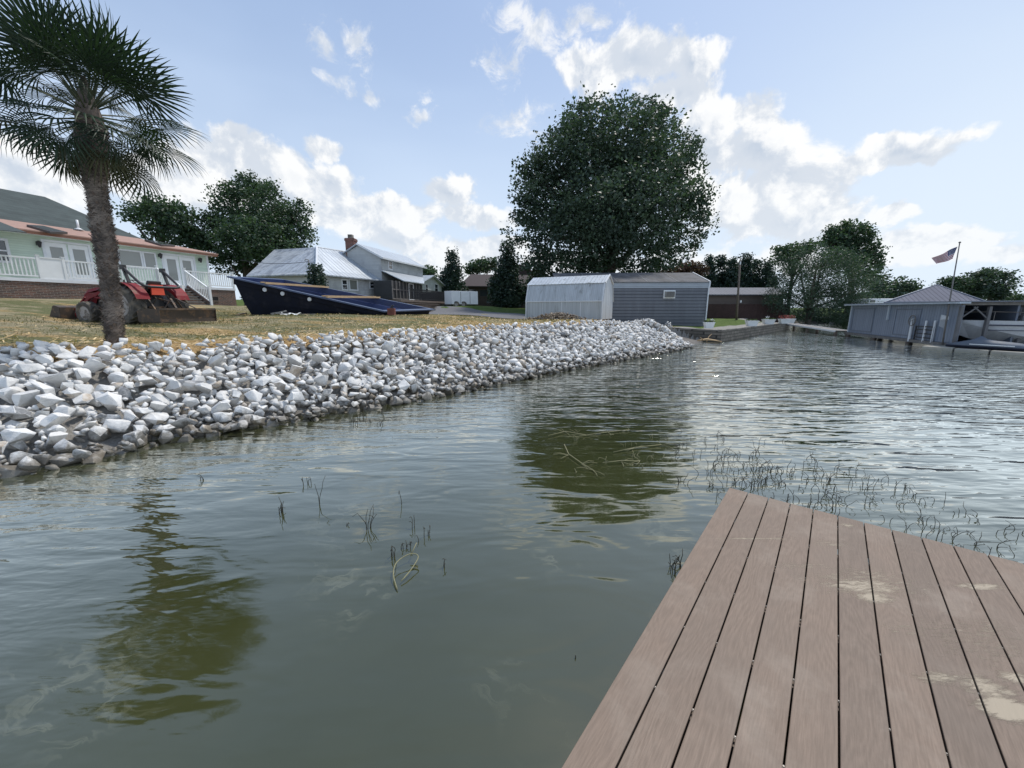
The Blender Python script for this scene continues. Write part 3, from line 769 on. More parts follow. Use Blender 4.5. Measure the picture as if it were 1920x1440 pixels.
for i in range(len(q)-1):
    for f in (0, .25, .5, .75):
        a_, b_, c_, d_ = q[max(i-1,0)], q[i], q[i+1], q[min(i+2,len(q)-1)]
        qq.append(.5*((2*b_)+(c_-a_)*f+(2*a_-5*b_+4*c_-d_)*f*f+(3*b_-a_-3*c_+d_)*f**3))
mb = MB(); mb.tube([(v.x, v.y, .01+.05*math.sin(i/len(qq)*3.1)) for i, v in enumerate(qq)], .004, 6); mb.tube([(q[3].x, q[3].y, .04), (q[3].x+.03, q[3].y+.08, .1)], .004, 6)
o = mb.build('water_weed', M['weedpale'], smooth=True, fixn=False); o.location = (p0.x, p0.y, 0); tag(o, 'pale weed stem bent into a hoop on the calm water', 'water weed')
for i, pts in enumerate((((1028,820),(1060,812),(1100,818),(1140,812),(1180,808)), ((1058,835),(1066,855),(1090,872),(1112,884)), ((1130,872),(1165,868),(1200,866)), ((1150,850),(1190,842),(1240,836)))):
    v0 = gp(*pts[0]); mb = MB(); r = random.Random(i)
    V_ = [gp(*p)-v0 for p in pts]; mb.tube([(v.x, v.y, .012+r.uniform(0, .02)) for v in V_], .005, 6)
    for v in V_[1:]:
        for _ in range(3): a = r.uniform(0, 6.28); mb.tube([(v.x, v.y, .015), (v.x+math.cos(a)*.12, v.y+math.sin(a)*.12, .03), (v.x+math.cos(a)*.2, v.y+math.sin(a)*.16, .015)], .003, 5)
    o = mb.build('water_weed', M['weedpale'], smooth=True, fixn=False); o.location = v0
    tag(o, ['longest pale branching stem floating highest in the tree reflection', 'pale stem curving down through the tree reflection', 'short pale stem floating at the bottom of the tree reflection', 'pale stem floating at the right edge of the tree reflection'][i], 'water weed')
# ================================================================== the buildings
def window(W, root, u0, u1, z0, z1, fr=.08, frame=None, glass=None, mull=0, cross=0, out=.04, name='window'):
    f = MB(); W.frame(f, u0, u1, z0, z1, fr, 0, out)
    for i in range(mull): u = u0 + (u1-u0)*(i+1)/(mull+1); W.box(f, u-fr*.35, u+fr*.35, z0+fr, z1-fr, .004, out-.004)
    for i in range(cross): z = z0 + (z1-z0)*(i+1)/(cross+1); W.box(f, u0+fr, u1-fr, z-fr*.3, z+fr*.3, .004, out-.006)
    o = f.build(name, frame or M['trimwhite'], root)
    g = MB(); W.box(g, u0+fr, u1-fr, z0+fr, z1-fr, -.02, .01)
    g.build('pane', glass or M['glass'], o)
    return o
def railing(W, u0, u1, z0, z1, off, mb, step=.125, post=None):
    W.box(mb, u0, u1, z1-.06, z1, off-.04, off+.04); W.box(mb, u0, u1, z0+.08, z0+.14, off-.03, off+.03)
    n = max(1, int((u1-u0)/step))
    for i in range(n):
        u = u0 + (i+.5)*(u1-u0)/n; W.box(mb, u-.02, u+.02, z0+.14, z1-.06, off-.02, off+.02)
# ---------------------------------------------------------------- green house at the left
F0 = at(20, 436, 18.6); F1 = at(400, 484, 27.0)
GW = Wall((F0.x, F0.y), (F1.x, F1.y))
LEFT = -7.0
ze = GW.hit(20, 433)[1]; u1 = GW.hit(391, 500)[0]; zdk = GW.hit(200, 531)[1]
house = thing('house', GW.p(3, zdk-1.2), 'mint green clapboard house with brown porch roof and brick foundation behind the palm', 'house')
M['mint'] = ribbed('mint_clapboard', (.56,.67,.545), .105, 'z', kind='lap', depth=.02, rough=.6, var=.05)
M['brick'] = brick_mat('foundation_brick', (.16,.085,.06), (.085,.06,.05), (.22,.20,.18), GW.d)
M['fascia'] = mat('brown_fascia', (.26,.12,.075), .55, var=.12)
M['tanroof'] = mat('brown_shingle', (.34,.215,.17), .9, var=.16, vscale=5, bump=.01, bscale=20)
M['darkroof'] = ribbed('green_shingle', (.050,.065,.062), .16, 'z', kind='lap', depth=.02, rough=.9, var=.22)
mb = MB(); GW.box(mb, LEFT, u1, zdk-.1, ze+.05, -6.5, 0); mb.build('wall', M['mint'], house)
mb = MB(); GW.box(mb, LEFT, u1+.02, zdk-2.6, zdk-.1, -6.5, .02); mb.build('foundation', M['brick'], house)
mb = MB(); GW.box(mb, LEFT, u1+.35, ze-.07, ze+.10, .40, .50); GW.box(mb, u1+.28, u1+.36, ze-.07, ze+.10, -3, .40); mb.build('fascia', M['fascia'], house)
mb = MB(); GW.box(mb, LEFT, u1+.28, ze-.05, ze-.01, 0, .40); mb.build('soffit', M['trimwhite'], house)
S2 = GW.shift(2.8); S3 = GW.shift(7.0)
def roofpt(px, py, S): return S.P(px, py)
a0 = GW.p(LEFT, ze+.10, .52); a1 = GW.p(u1+.40, ze+.10, .52)
ul, zt = S2.hit(8, 414); ur, zr = S2.hit(255, 443)
zt = (zt+zr)/2
b0 = S2.p(LEFT, zt); b1 = S2.p(ur+.3, zt); b2 = S2.p(u1-2.2, zt-.02)
mb = MB(); mb.slab([a0, a1, b2, b0], .06); mb.build('porch_roof', M['tanroof'], house)
mb = MB(); bk = GW.p(u1+.40, ze+.10, -6.5); bm_ = GW.p(u1-2.2, zt-.02, -2.8)
mb.slab([a1, bk, GW.p(u1-2.2, zt-.02, -6.0), bm_], .06); mb.build('hip_roof', M['tanroof'], house)
# tall dark green roof behind
r = [S3.P(-250, 342), S3.P(84, 369), S3.P(262, 447)]
zr0 = r[1].z; r0 = S3.p(LEFT, zr0); q0 = S2.p(LEFT, zt-.02); q1 = S2.p(ur+.3, zt-.02)
S4 = GW.shift(11)
mb = MB(); mb.slab([q0, q1, r[1], r0], .08); mb.slab([q1, S4.p(ur+.3, zt-.02), r[1]], .08)
mb.slab([r0, r[1], S4.p(ur+.3, zt-.02), S4.p(LEFT, zt-.02)], .08); mb.build('main_roof', M['darkroof'], house)
# small dark hip valley at the far left of the porch roof
mb = MB(); e = .07
def onroof(px, py):                      # point on the porch roof slope seen at a pixel
    n = (a1-a0).cross(b0-a0).normalized(); d = ray(px, py); o = Vector((0, 0, EYE)); k = (a0-o).dot(n)/d.dot(n); return o+d*k
nrm = (a1-a0).cross(b0-a0).normalized(); nrm = nrm if nrm.z > 0 else -nrm
pts = [onroof(*p) + nrm*.03 for p in ((-150, 404), (0, 417), (50, 437), (-150, 418))]; mb.slab(pts, nrm*-.03); mb.build('roof_valley', M['darkroof'], house)
M['skyframe'] = mat('skylight_frame', (.06,.055,.05), .5)
for pts in (((50,425),(82,427),(127,439),(94,438)), ((271,452),(296,455),(328,463),(303,462))):
    c = [onroof(*p) for p in pts]; f = MB(); f.slab([p+nrm*.10 for p in c], nrm*-.10); fo = f.build('skylight', M['skyframe'], house)
    g = MB(); cc = sum(c, Vector())/4; g.slab([cc+(p-cc)*.84+nrm*.112 for p in c], nrm*-.02); g.build('pane', M['glass'], fo)
p = onroof(148, 432); mb = MB(); mb.tube([p, p+Vector((0,0,.55))], .05, 10); mb.tube([p+Vector((0,0,.02)), p+Vector((0,0,.12))], [.22,.08], 10); mb.build('vent_pipe', M['white'], house, smooth=True)
# openings
def rect(W, x0, y0, x1, y1):
    a, b = W.hit(x0, (y0+y1)/2)[0], W.hit(x1, (y0+y1)/2)[0]; xm = (x0+x1)/2
    return a, b, W.hit(xm, y1)[1], W.hit(xm, y0)[1]
M['blindglass'] = glass_mat('shaded_window_glass', (.20,.21,.19), .12)
u_, v_, z_, w_ = rect(GW, -25, 446, 18, 492); window(GW, house, u_, v_, z_, w_, .10, cross=1)
def french(x0, x1, y0, y1):
    u0, u1_, z0, z1 = rect(GW, x0, y0, x1, y1); z0 = zdk+.02
    f = MB(); GW.frame(f, u0, u1_, z0, z1, .10, 0, .05); fr = f.build('door_frame', M['trimwhite'], house)
    mid = (u0+u1_)/2
    for a, b in ((u0+.11, mid-.03), (mid+.03, u1_-.11)):
        d = MB(); GW.box(d, a, b, z0+.03, z1-.12, .0, .03); do = d.build('french_door', M['white'], fr)
        ww = (b-a)*.2
        g = MB(); GW.box(g, a+ww, b-ww, z0+.35, z1-.32, .02, .036)
        p_ = g.build('door_glass', M['blindglass'], fr)
french(84, 174, 454, 527); french(306, 368, 478, 540)
u_, v_, z_, w_ = rect(GW, 221, 470, 293, 503)
window(GW, house, u_, u_+(v_-u_)*.62, z_, w_, .08, glass=M['blindglass']); window(GW, house, u_+(v_-u_)*.62+.02, v_, z_, w_, .08, glass=M['blindglass'])
for px, py in ((70,458),(298,480),(373,488)):
    u, z = GW.hit(px, py); l = MB(); GW.box(l, u-.05, u+.05, z-.05, z+.12, 0, .03); l.bar(GW.p(u, z+.08, .02), GW.p(u, z+.14, .16), .025)
    c = GW.p(u, z, .16); l.lathe([(.03,.16),(.09,.11),(.10,.09),(.05,-.12),(.015,-.16)], c, seg=8); l.build('porch_light', M['black'], house, smooth=False)
mb = MB(); GW.box(mb, u1-.10, u1+.02, zdk-.1, ze-.06, 0, .035); mb.build('corner_board', M['trimwhite'], house)
# the porch deck, a thing of its own: floor, brick base, rails, stairs
DKW = 1.6
porch = thing('porch', GW.p(4, zdk-1), 'white railed porch on a low brick base along the green house', 'porch')
_S = GW.shift(-DKW); ud1 = _S.hit(442, 545)[0]; ust = _S.hit(297, 520)[0]; ust2 = _S.hit(346, 510)[0]
mb = MB(); GW.box(mb, LEFT, ud1, zdk-.16, zdk-.02, .03, DKW); mb.build('porch_floor', M['trimwhite'], porch)
mb = MB(); GW.box(mb, LEFT, ud1-.03, zdk-2.6, zdk-.16, .03, DKW-.04); mb.build('brick_base', M['brick'], porch)
def rail(u0, u1_, off=DKW-.06):
    mb = MB(); railing(GW, u0, u1_, zdk-.02, zdk+.90, off, mb); return mb.build('railing', M['white'], porch)
ua = GW.shift(-DKW).hit(80, 520)[0]; ub = GW.shift(-DKW).hit(124, 520)[0]
rail(LEFT, ua)
mb = MB(); GW.box(mb, ua, ub, zdk-.02, zdk+.90, DKW-.09, DKW-.03); GW.box(mb, ua, ub, zdk+.90, zdk+.95, DKW-.11, DKW-.01); mb.build('lattice_panel', M['white'], porch)
rail(ub+.1, ust); rail(ust2+.1, ud1)
for u in (ua-.02, ub+.03, ust+.03, ust2+.03, ud1-.05):
    mb = MB(); GW.box(mb, u-.05, u+.05, zdk-.1, zdk+1.0, DKW-.11, DKW-.01); GW.box(mb, u-.065, u+.065, zdk+1.0, zdk+1.03, DKW-.125, DKW+.005); mb.build('post', M['white'], porch)
gs = gz(*GW.p(ust2, 0, 2.9)[:2]); NS = 7; rise = (zdk-.05-gs)/NS
st = MB()
for i in range(NS): GW.box(st, ust+.1, ust2-.05, zdk-.05-rise*(i+1)-.02, zdk-.05-rise*(i+1)+.03, DKW+.25*i, DKW+.25*(i+1)+.02)
st.build('stair_treads', M['greywood'], porch)
st = MB()
for u in (ust+.05, ust2):
    a = GW.p(u, zdk-.1, DKW); b = GW.p(u, gs+.02, DKW+.25*NS); st.bar(a, b, .05, .26)
st.build('stair_stringer', M['brick'], porch)
for u in (ust+.03, ust2+.05):
    st = MB(); a = GW.p(u, zdk+.88, DKW-.06); b = GW.p(u, gs+.95, DKW+.25*NS); st.bar(a, b, .08, .06)
    a2 = GW.p(u, zdk+.12, DKW-.06); b2 = GW.p(u, gs+.18, DKW+.25*NS); st.bar(a2, b2, .06, .05)
    for i in range(13): f = (i+.5)/13; st.bar(a2.lerp(b2, f), a.lerp(b, f), .035)
    GW.box(st, u-.06, u+.06, gs-.3, gs+1.05, DKW+.25*NS, DKW+.25*NS+.12)
    st.build('stair_railing', M['white'], porch)
u, z = GW.shift(-DKW).hit(404, 560); mb = MB(); GW.frame(mb, u-.22, u+.22, z-.17, z+.17, .05, DKW-.04, DKW-.005); vo = mb.build('crawl_vent', M['oldwood'], porch)
mb = MB(); GW.box(mb, u-.17, u+.17, z-.12, z+.12, DKW-.05, DKW-.03); [GW.box(mb, u-.17, u+.17, z-.09+i*.07, z-.07+i*.07, DKW-.03, DKW-.02) for i in range(3)]; mb.build('louvre', M['black'], vo)

# ---------------------------------------------------------------- white farmhouse with the metal roof
def Z3(x, y): return 400 + x/3.84, 400 + y/3.84        # coordinates read off an enlargement
Cc = at(*Z3(742, 437), 31.0); Lc = at(*Z3(235, 437), 33.0); Rc = at(*Z3(1245, 482), 38.5)
ez = (Cc.z+Rc.z)/2; WL = Wall((Cc.x, Cc.y), (Lc.x, Lc.y)); WR = Wall((Cc.x, Cc.y), (Rc.x, Rc.y))
gb = gz(Cc.x, Cc.y) - 1.5
farm = thing('farmhouse', (Cc.x, Cc.y, gb+1.5), 'white farmhouse with pale metal hip roof, upper storey and brick chimney', 'house')
M['paint'] = ribbed('old_white_siding', (.46,.48,.48), .14, 'z', kind='lap', depth=.008, rough=.7, var=.07, second=(.36,.37,.38), mask=(.5,.66,.8))
M['tin_l'] = ribbed('weathered_tin_left', (.42,.45,.48), .46, (WL.d.x, WL.d.y, 0), kind='seam', rough=.42, metal=.25, depth=.03, var=.10, second=(.25,.27,.30), mask=(.5,.60,1.2))
M['tin_r'] = ribbed('weathered_tin', (.42,.46,.50), .46, (WR.d.x, WR.d.y, 0), kind='seam', rough=.42, metal=.25, depth=.03, var=.08)
back = (Lc - Cc); 
mb = MB(); A = (Cc.x, Cc.y); B = (Rc.x, Rc.y); Cq = (Rc.x+back.x, Rc.y+back.y+2); Dq = (Lc.x, Lc.y)
sh = Vector((Cq[0]+Cc.x, Cq[1]+Cc.y, 0))/2
def inset(p, k=.35): v = Vector((sh.x-p[0], sh.y-p[1], 0)).normalized()*k; return (p[0]+v.x, p[1]+v.y)
ft = [inset(p, .5) for p in (A, B, Cq, Dq)]
mb.hexa([(x, y, gb) for x, y in ft], [(x, y, ez-.05) for x, y in ft]); mb.build('wall', M['paint'], farm)
rdg1 = at(*Z3(745, 243), 35.5); rdg0 = at(*Z3(438, 262), 39.5); rdg2 = at(*Z3(1022, 287), 41.5)
Ct = Vector((Cc.x, Cc.y, ez)); Lt = Vector((Lc.x, Lc.y, ez)); Rt = Vector((Rc.x, Rc.y, ez)); Bt = Vector((Cq[0], Cq[1], ez))
mb = MB(); mb.slab([Ct, rdg1, rdg0, Lt], .10); mb.build('metal_roof', M['tin_l'], farm)
mb = MB(); mb.slab([Ct, Rt, rdg2, rdg1], .10); mb.build('metal_roof', M['tin_r'], farm)
mb = MB(); mb.slab([Lt, rdg0, Bt], .10); mb.slab([Bt, rdg0, rdg1, rdg2], .10); mb.slab([Rt, Bt, rdg2], .10); mb.build('rear_roof', M['tin_r'], farm)
mb = MB(); mb.tube([Ct+Vector((0,0,.04)), rdg1+Vector((0,0,.04))], .09, 6); mb.tube([rdg1, rdg2], .07, 6); mb.build('ridge_cap', M['trimwhite'], farm)
WRf = Wall(ft[0], ft[1]); WLf = Wall(ft[0], ft[3])
def win3(W, x0, y0, x1, y1, root, **kw):
    u0, u1_, z0, z1 = rect(W, *Z3(x0, y0), *Z3(x1, y1)); u0, u1_ = min(u0, u1_), max(u0, u1_)
    return window(W, root, u0, u1_, z0, z1, **kw)
win3(WRf, 922, 472, 968, 556, farm, fr=.12, cross=1); win3(WRf, 975, 472, 1040, 558, farm, fr=.12, glass=M['blindglass']); win3(WRf, 1122, 486, 1166, 546, farm, fr=.12, cross=1); win3(WLf, 388, 470, 425, 500, farm, fr=.10)
# upper storey block
U0 = at(*Z3(1025, 225), 40.5)          # gable apex near end
G0 = at(*Z3(1205, 325), 38.0); G1 = at(*Z3(1506, 372), 46.5)
UW = Wall((G0.x, G0.y), (G1.x, G1.y))
zU = (UW.hit(*Z3(1205, 322))[1] + UW.hit(*Z3(1506, 372))[1])/2
dp = 4.6
ap0 = UW.p(0, 0, -dp/2); apz = at(*Z3(1022, 222), ap0.y).z
mb = MB(); UL = UW.L
a = [UW.p(0, gb), UW.p(UL, gb), UW.p(UL, gb, -dp), UW.p(0, gb, -dp)]; b = [UW.p(0, zU), UW.p(UL, zU), UW.p(UL, zU, -dp), UW.p(0, zU, -dp)]
mb.hexa(a, b); ag0 = UW.p(0, apz-.1, -dp/2); ag1 = UW.p(UL, apz-.1, -dp/2)
mb.add([b[0], b[1], b[2], b[3], ag0, ag1], [(0, 3, 4), (1, 2, 5), (0, 1, 5, 4), (2, 3, 4, 5)]); mb.build('upper_wall', M['paint'], farm)
mb = MB(); e = .35; k = (apz-zU)/(dp/2)
mb.slab([UW.p(-.25, zU-k*e+.05, e), UW.p(UL+.4, zU-k*e+.05, e), UW.p(UL+.4, apz+.05, -dp/2), UW.p(-.25, apz+.05, -dp/2)], .08)
mb.slab([UW.p(-.25, zU-k*e+.05, -dp-e), UW.p(UL+.4, zU-k*e+.05, -dp-e), UW.p(UL+.4, apz+.05, -dp/2), UW.p(-.25, apz+.05, -dp/2)], .08)
mb.build('upper_roof', M['tin_r'], farm)
mb = MB(); mb.bar(UW.p(-.27, zU-k*e, e), UW.p(-.27, apz, -dp/2), .05, .16); mb.bar(UW.p(-.27, zU-k*e, e+.02), UW.p(UL+.42, zU-k*e, e+.02), .05, .14); mb.build('fascia', M['trimwhite'], farm)
win3(UW, 1258, 340, 1290, 408, farm, fr=.12, cross=1)
# chimney
M['redbrick'] = brick_mat('chimney_brick', (.20,.07,.05), (.11,.05,.04), (.2,.18,.17), (1, 0))
cA = at(*Z3(990, 180), 39.2); hw = (at(*Z3(1024, 220), 39.2).x - at(*Z3(955, 220), 39.2).x)/2
zt_ = at(*Z3(990, 182), 39.2).z
chim = MB(); chim.box((cA.x, cA.y, zt_-1.6), (hw*2*.92, hw*1.6, 3.2)); chim.box((cA.x, cA.y, zt_-.15), (hw*2.06, hw*1.8, .22)); co = chim.build('chimney', M['redbrick'], farm)
mb = MB(); mb.box((cA.x, cA.y, zt_+.16), (hw*.9, hw*.9, .38)); mb.build('flue', M['concrete'], co)
# lean-to porch roof and screened porch, small gabled wing
PW = UW.shift(-2.0)
pz0 = PW.hit(*Z3(1362, 486))[1]; pz1 = UW.hit(*Z3(1212, 408))[1]
up0 = PW.hit(*Z3(1362, 486))[0]; up1 = PW.hit(*Z3(1500, 495))[0]
mb = MB(); mb.slab([UW.p(-.1, pz1, .02), UW.p(UL, pz1, .02), PW.p(up1, pz0, .3), PW.p(up0-.3, pz0, .3)], .08); mb.build('porch_roof', M['tin_r'], farm)
M['screen'] = mat('dark_screen', (.03,.032,.035), .6, var=.3)
fl = PW.hit(*Z3(1300, 618))[1]
mb = MB(); PW.box(mb, up0-1.9, up1, fl, pz0-.10, -1.9, -.05); mb.build('porch_screen', M['screen'], farm)
mb = MB(); n = 9
for i in range(n+1):
    u = up0-1.9 + (up1-up0+1.9)*i/n; PW.box(mb, u-.045, u+.045, fl, pz0-.08, -.045, .03)
PW.box(mb, up0-1.9, up1, fl+.85, fl+.93, -.044, .02); PW.box(mb, up0-1.9, up1, fl+.0, fl+.1, -.044, .02); mb.build('porch_frame', M['greywood'], farm)
u0_, z0_ = PW.hit(*Z3(1408, 620)); u1__, z1_ = PW.hit(*Z3(1438, 508)); mb = MB(); PW.frame(mb, u0_, u1__, fl, z1_, .07, .03, .06); d_ = mb.build('porch_door', M['white'], farm)
# wing
SW = UW.shift(-.6); s0 = SW.hit(*Z3(1493, 500))[0]; s1 = SW.hit(*Z3(1642, 505))[0]; sz = SW.hit(*Z3(1500, 492))[1]; sap = SW.hit(*Z3(1578, 447))[1]; sm = (s0+s1)/2
mb = MB(); SW.box(mb, s0, s1, gb, sz, -5, 0); mb.add([SW.p(s0, sz), SW.p(s1, sz), SW.p(sm, sap-.08), SW.p(s0, sz, -5), SW.p(s1, sz, -5), SW.p(sm, sap-.08, -5)], [(0,1,2),(3,4,5),(0,2,5,3),(1,2,5,4)]); mb.build('wing_wall', M['paint'], farm)
mb = MB(); k = (sap-sz)/(sm-s0); e = .35
for sg in (-1, 1): mb.slab([SW.p(sm+sg*((sm-s0)+e), sz-k*e, .4), SW.p(sm, sap, .4), SW.p(sm, sap, -5.2), SW.p(sm+sg*((sm-s0)+e), sz-k*e, -5.2)], .09)
mb.build('wing_roof', M['tin_r'], farm)
for x0, x1 in ((1526, 1545), (1592, 1617)): win3(SW, x0, 508, x1, 570, farm, fr=.08, cross=1)
# back deck, dark, with steps
TW = UW.shift(-5.2); t0 = TW.hit(*Z3(1350, 620))[0]; t1 = TW.hit(*Z3(1700, 620))[0]; tz = TW.hit(*Z3(1500, 628))[1]
sund = thing('porch_deck', TW.p((t0+t1)/2, tz-.8), 'dark wooden deck with railing and steps beside the white farmhouse', 'deck')
mb = MB(); TW.box(mb, t0, t1, tz-.16, tz, -3.2, 0); mb.build('deck_floor', M['oldwood'], sund)
mb = MB(); TW.box(mb, t0+.1, t1-.1, tz-2, tz-.17, -.12, -.08)
for i in range(5): TW.box(mb, t0+.4, t1+.9, tz-.17-.16*(i+1), tz-.17-.16*i-.10, .28*i, .28*(i+1)+.03)
mb.build('deck_steps', M['oldwood'], sund)
mb = MB(); railing(TW, t0+1.6, t1, tz, tz+.95, -.06, mb, .16); TW.box(mb, t1-.08, t1, tz, tz+1, -3.1, -.1)
a_, b_ = TW.p(t1, tz+.95), TW.p(t1+1.0, tz+.1, 1.3); mb.bar(a_, b_, .07); mb.bar(b_, b_-Vector((0,0,.95)), .08)
for i in range(5): p_ = a_.lerp(b_, (i+.5)/5); mb.bar(p_, p_-Vector((0,0,.85)), .035)
mb.build('railing', M['black'], sund)
tb = thing('patio_table', TW.p((t0+t1)/2+1.0, tz, -1.3), 'dark patio table on the farmhouse deck', 'table')
c = TW.p((t0+t1)/2+1.0, tz, -1.3); mb = MB(); mb.lathe([(.55,.70),(.55,.74)], c); mb.build('tabletop', M['black'], tb); mb = MB(); mb.tube([c, c+Vector((0,0,.7))], .05); mb.lathe([(.3,0),(.28,.04)], c); mb.build('pedestal', M['black'], tb)
# service mast on the roof
pm = at(*Z3(690, 385), 32.2); mb = MB(); mb.tube([pm+Vector((0,0,-1.2)), pm+Vector((0,0,.55))], .035); mb.tube([pm+Vector((-.05,0,.55)), pm+Vector((-.25,0,.6)), pm+Vector((-.3,0,.45))], .03)
mb.build('service_mast', M['greywood'], farm, smooth=True)
wq = at(*Z3(200, 372), 34); mb = MB(); pts = []
for i in range(13): f = i/12; q = pm.lerp(wq, f) + Vector((0, 0, .4-.9*math.sin(f*math.pi)*.25)); pts.append(q)
mb.tube(pts, .022, 5); 
wpole = thing('power_line', pm, 'thin power line reaching the mast on the farmhouse roof', 'power line')
mb.build('wire', M['black'], wpole, smooth=True)

# ---------------------------------------------------------------- white cargo trailer
TR = Wall(tuple(at(*Z3(1768, 660), 37)[:2]), tuple(at(*Z3(1905, 660), 38)[:2]))
a, b, z0, z1 = rect(TR, *Z3(1690, 560), *Z3(1905, 655))
tr = thing('cargo_trailer', TR.p((a+b)/2, z0-.3, -.9), 'white enclosed cargo trailer parked by the farmhouse deck', 'trailer')
mb = MB(); TR.box(mb, a+.35, b, z0, z1, -1.8, 0); mb.add([TR.p(a+.35, z0), TR.p(a+.35, z0, -1.8), TR.p(a, z0, -.9), TR.p(a+.35, z1), TR.p(a+.35, z1, -1.8), TR.p(a, z1, -.9)], [(0,1,2),(3,4,5),(0,2,5,3),(1,2,5,4)]); mb.build('body', M['white'], tr, bevel=.02)
for u in (a+1.25, a+2.2): 
    mb = MB(); TR.box(mb, u, u+.03, z0+.06, z1-.08, 0, .012); mb.build('door_seam', M['black'], tr)
for i in range(2):
    c = TR.p(b-1.5-i*.75, z0-.02, .0); mb = MB(); mb.lathe([(.28,-.1),(.30,-.06),(.30,.06),(.28,.1)], c, 'y', 20); w_o = mb.build('wheel', M['rubber'], tr, smooth=False)
    mb = MB(); mb.lathe([(.15,-.115),(.15,-.101)], c, 'y', 16); mb.build('hub', M['rim'], w_o)
mb = MB(); TR.box(mb, a-.2, b, z0-.12, z0-.01, -1.5, -.3); mb.build('chassis', M['black'], tr)

# ---------------------------------------------------------------- dark brown house behind the conifers
def Z4(x, y): return 860 + x/3.84, 420 + y/3.84
M['shadeshingle'] = mat('dark_brown_shingle', (.055,.042,.040), .95, var=.2, vscale=4)
M['cedar'] = mat('dark_cedar_siding', (.045,.032,.027), .85, var=.25, vscale=3, aniso=(1,1,4))
BWl = Wall(tuple(at(*Z4(40, 500), 58)[:2]), tuple(at(*Z4(620, 500), 60)[:2]))
u0, u1_, z0, z1 = rect(BWl, *Z4(30, 445), *Z4(700, 600)); apx = BWl.hit(*Z4(300, 345))[1]
bh = thing('brown_house', BWl.p((u0+u1_)/2, z0), 'low dark brown house half hidden behind the conifers', 'house')
mb = MB(); BWl.box(mb, u0, u1_, z0-1.5, z1, -9, 0); mb.build('wall', M['cedar'], bh)
mb = MB(); mb.slab([BWl.p(u0-.6, z1-.1, .5), BWl.p(u1_+.6, z1-.1, .5), BWl.p(u1_-2, apx, -4.5), BWl.p(u0+1.5, apx, -4.5)], .15)
mb.slab([BWl.p(u0-.6, z1-.1, -9.5), BWl.p(u1_+.6, z1-.1, -9.5), BWl.p(u1_-2, apx, -4.5), BWl.p(u0+1.5, apx, -4.5)], .15)
mb.slab([BWl.p(u0-.6, z1-.1, .5), BWl.p(u0+1.5, apx, -4.5), BWl.p(u0-.6, z1-.1, -9.5)], .15); mb.slab([BWl.p(u1_+.6, z1-.1, .5), BWl.p(u1_-2, apx, -4.5), BWl.p(u1_+.6, z1-.1, -9.5)], .15)
mb.build('roof', M['shadeshingle'], bh)
for px in (70, 150):
    u = BWl.hit(*Z4(px, 520))[0]; window(BWl, bh, u, u+1.2, z1-1.6, z1-.5, .1, frame=M['shadeshingle'])
p_ = at(*Z4(455, 340), 66); rr = thing('red_roofed_house', (p_.x, p_.y, gz(p_.x, p_.y)), 'distant house showing only its reddish gable roof between the conifer and the big tree', 'house')
M['pinkroof'] = mat('red_shingle', (.22,.11,.10), .9, var=.1)
ap = at(*Z4(440, 288), 66); mb = MB(); s_ = 4.6; hgt = ap.z - p_.z + .4
for sg in (-1, 1): mb.slab([ap+Vector((sg*s_, 0, -2.4)), ap, ap+Vector((0, 8, 0)), ap+Vector((sg*s_, 8, -2.4))], .15)
mb.build('roof', M['pinkroof'], rr); mb = MB(); g_ = gz(p_.x, p_.y)
mb.slab([ap+Vector((-s_+.4, .3, -2.3)), ap+Vector((0, .3, -.1)), ap+Vector((s_-.4, .3, -2.3)), Vector((ap.x+s_-.4, ap.y+.3, g_)), Vector((ap.x-s_+.4, ap.y+.3, g_))], Vector((0, 7.4, 0))); mb.build('wall', M['cedar'], rr)

# ---------------------------------------------------------------- small white barn-roofed shed
SA = at(*Z4(486, 690), 26.0); SB = at(*Z4(1030, 700), 23.6)
SH = Wall((SA.x, SA.y), (SB.x, SB.y)); L_ = SH.L
g0 = SH.hit(*Z4(760, 693))[1]; zk = SH.hit(*Z4(760, 557))[1]; zk2 = SH.shift(.35).hit(*Z4(760, 432))[1]; zpk = SH.shift(1.25).hit(*Z4(800, 380))[1]; dpS = 2.5
shed = thing('shed', SH.p(L_/2, g0, -dpS/2), 'small white metal shed with gambrel roof and rust streaks', 'shed')
sheet = ribbed('streaked_white_steel', (.50,.53,.55), .115, (SH.d.x, SH.d.y, 0), kind='seam', depth=.012, rough=.5, metal=.1, var=.12, second=(.19,.19,.18), mask=(.53,.74,1.8), aniso=(2.2,2.2,.22))
sheet2 = ribbed('white_steel_end', (.55,.58,.60), .115, (SH.n.x, SH.n.y, 0), kind='seam', depth=.012, rough=.5, metal=.1, var=.12, second=(.22,.22,.21), mask=(.56,.8,2), aniso=(2.2,2.2,.22))
mb = MB()
mb.slab([SH.p(0, g0+.08), SH.p(L_, g0+.08), SH.p(L_, zk), SH.p(0, zk)], Vector((*(-SH.n*.04), 0)))
mb.slab([SH.p(0, g0+.08, -dpS), SH.p(L_, g0+.08, -dpS), SH.p(L_, zk, -dpS), SH.p(0, zk, -dpS)], Vector((*(SH.n*.04), 0)))
mb.build('side_wall', sheet, shed)
mb = MB()
for e0 in (0, L_-.04):
    prof = [(0, g0+.08), (0, zk), (-.35, zk2), (-dpS/2, zpk-.04), (-dpS+.35, zk2), (-dpS, zk), (-dpS, g0+.08)]
    mb.slab([SH.p(e0, z, o) for o, z in prof], Vector((*(SH.d*.04), 0)))
mb.build('end_wall', sheet2, shed)
mb = MB(); e = .06
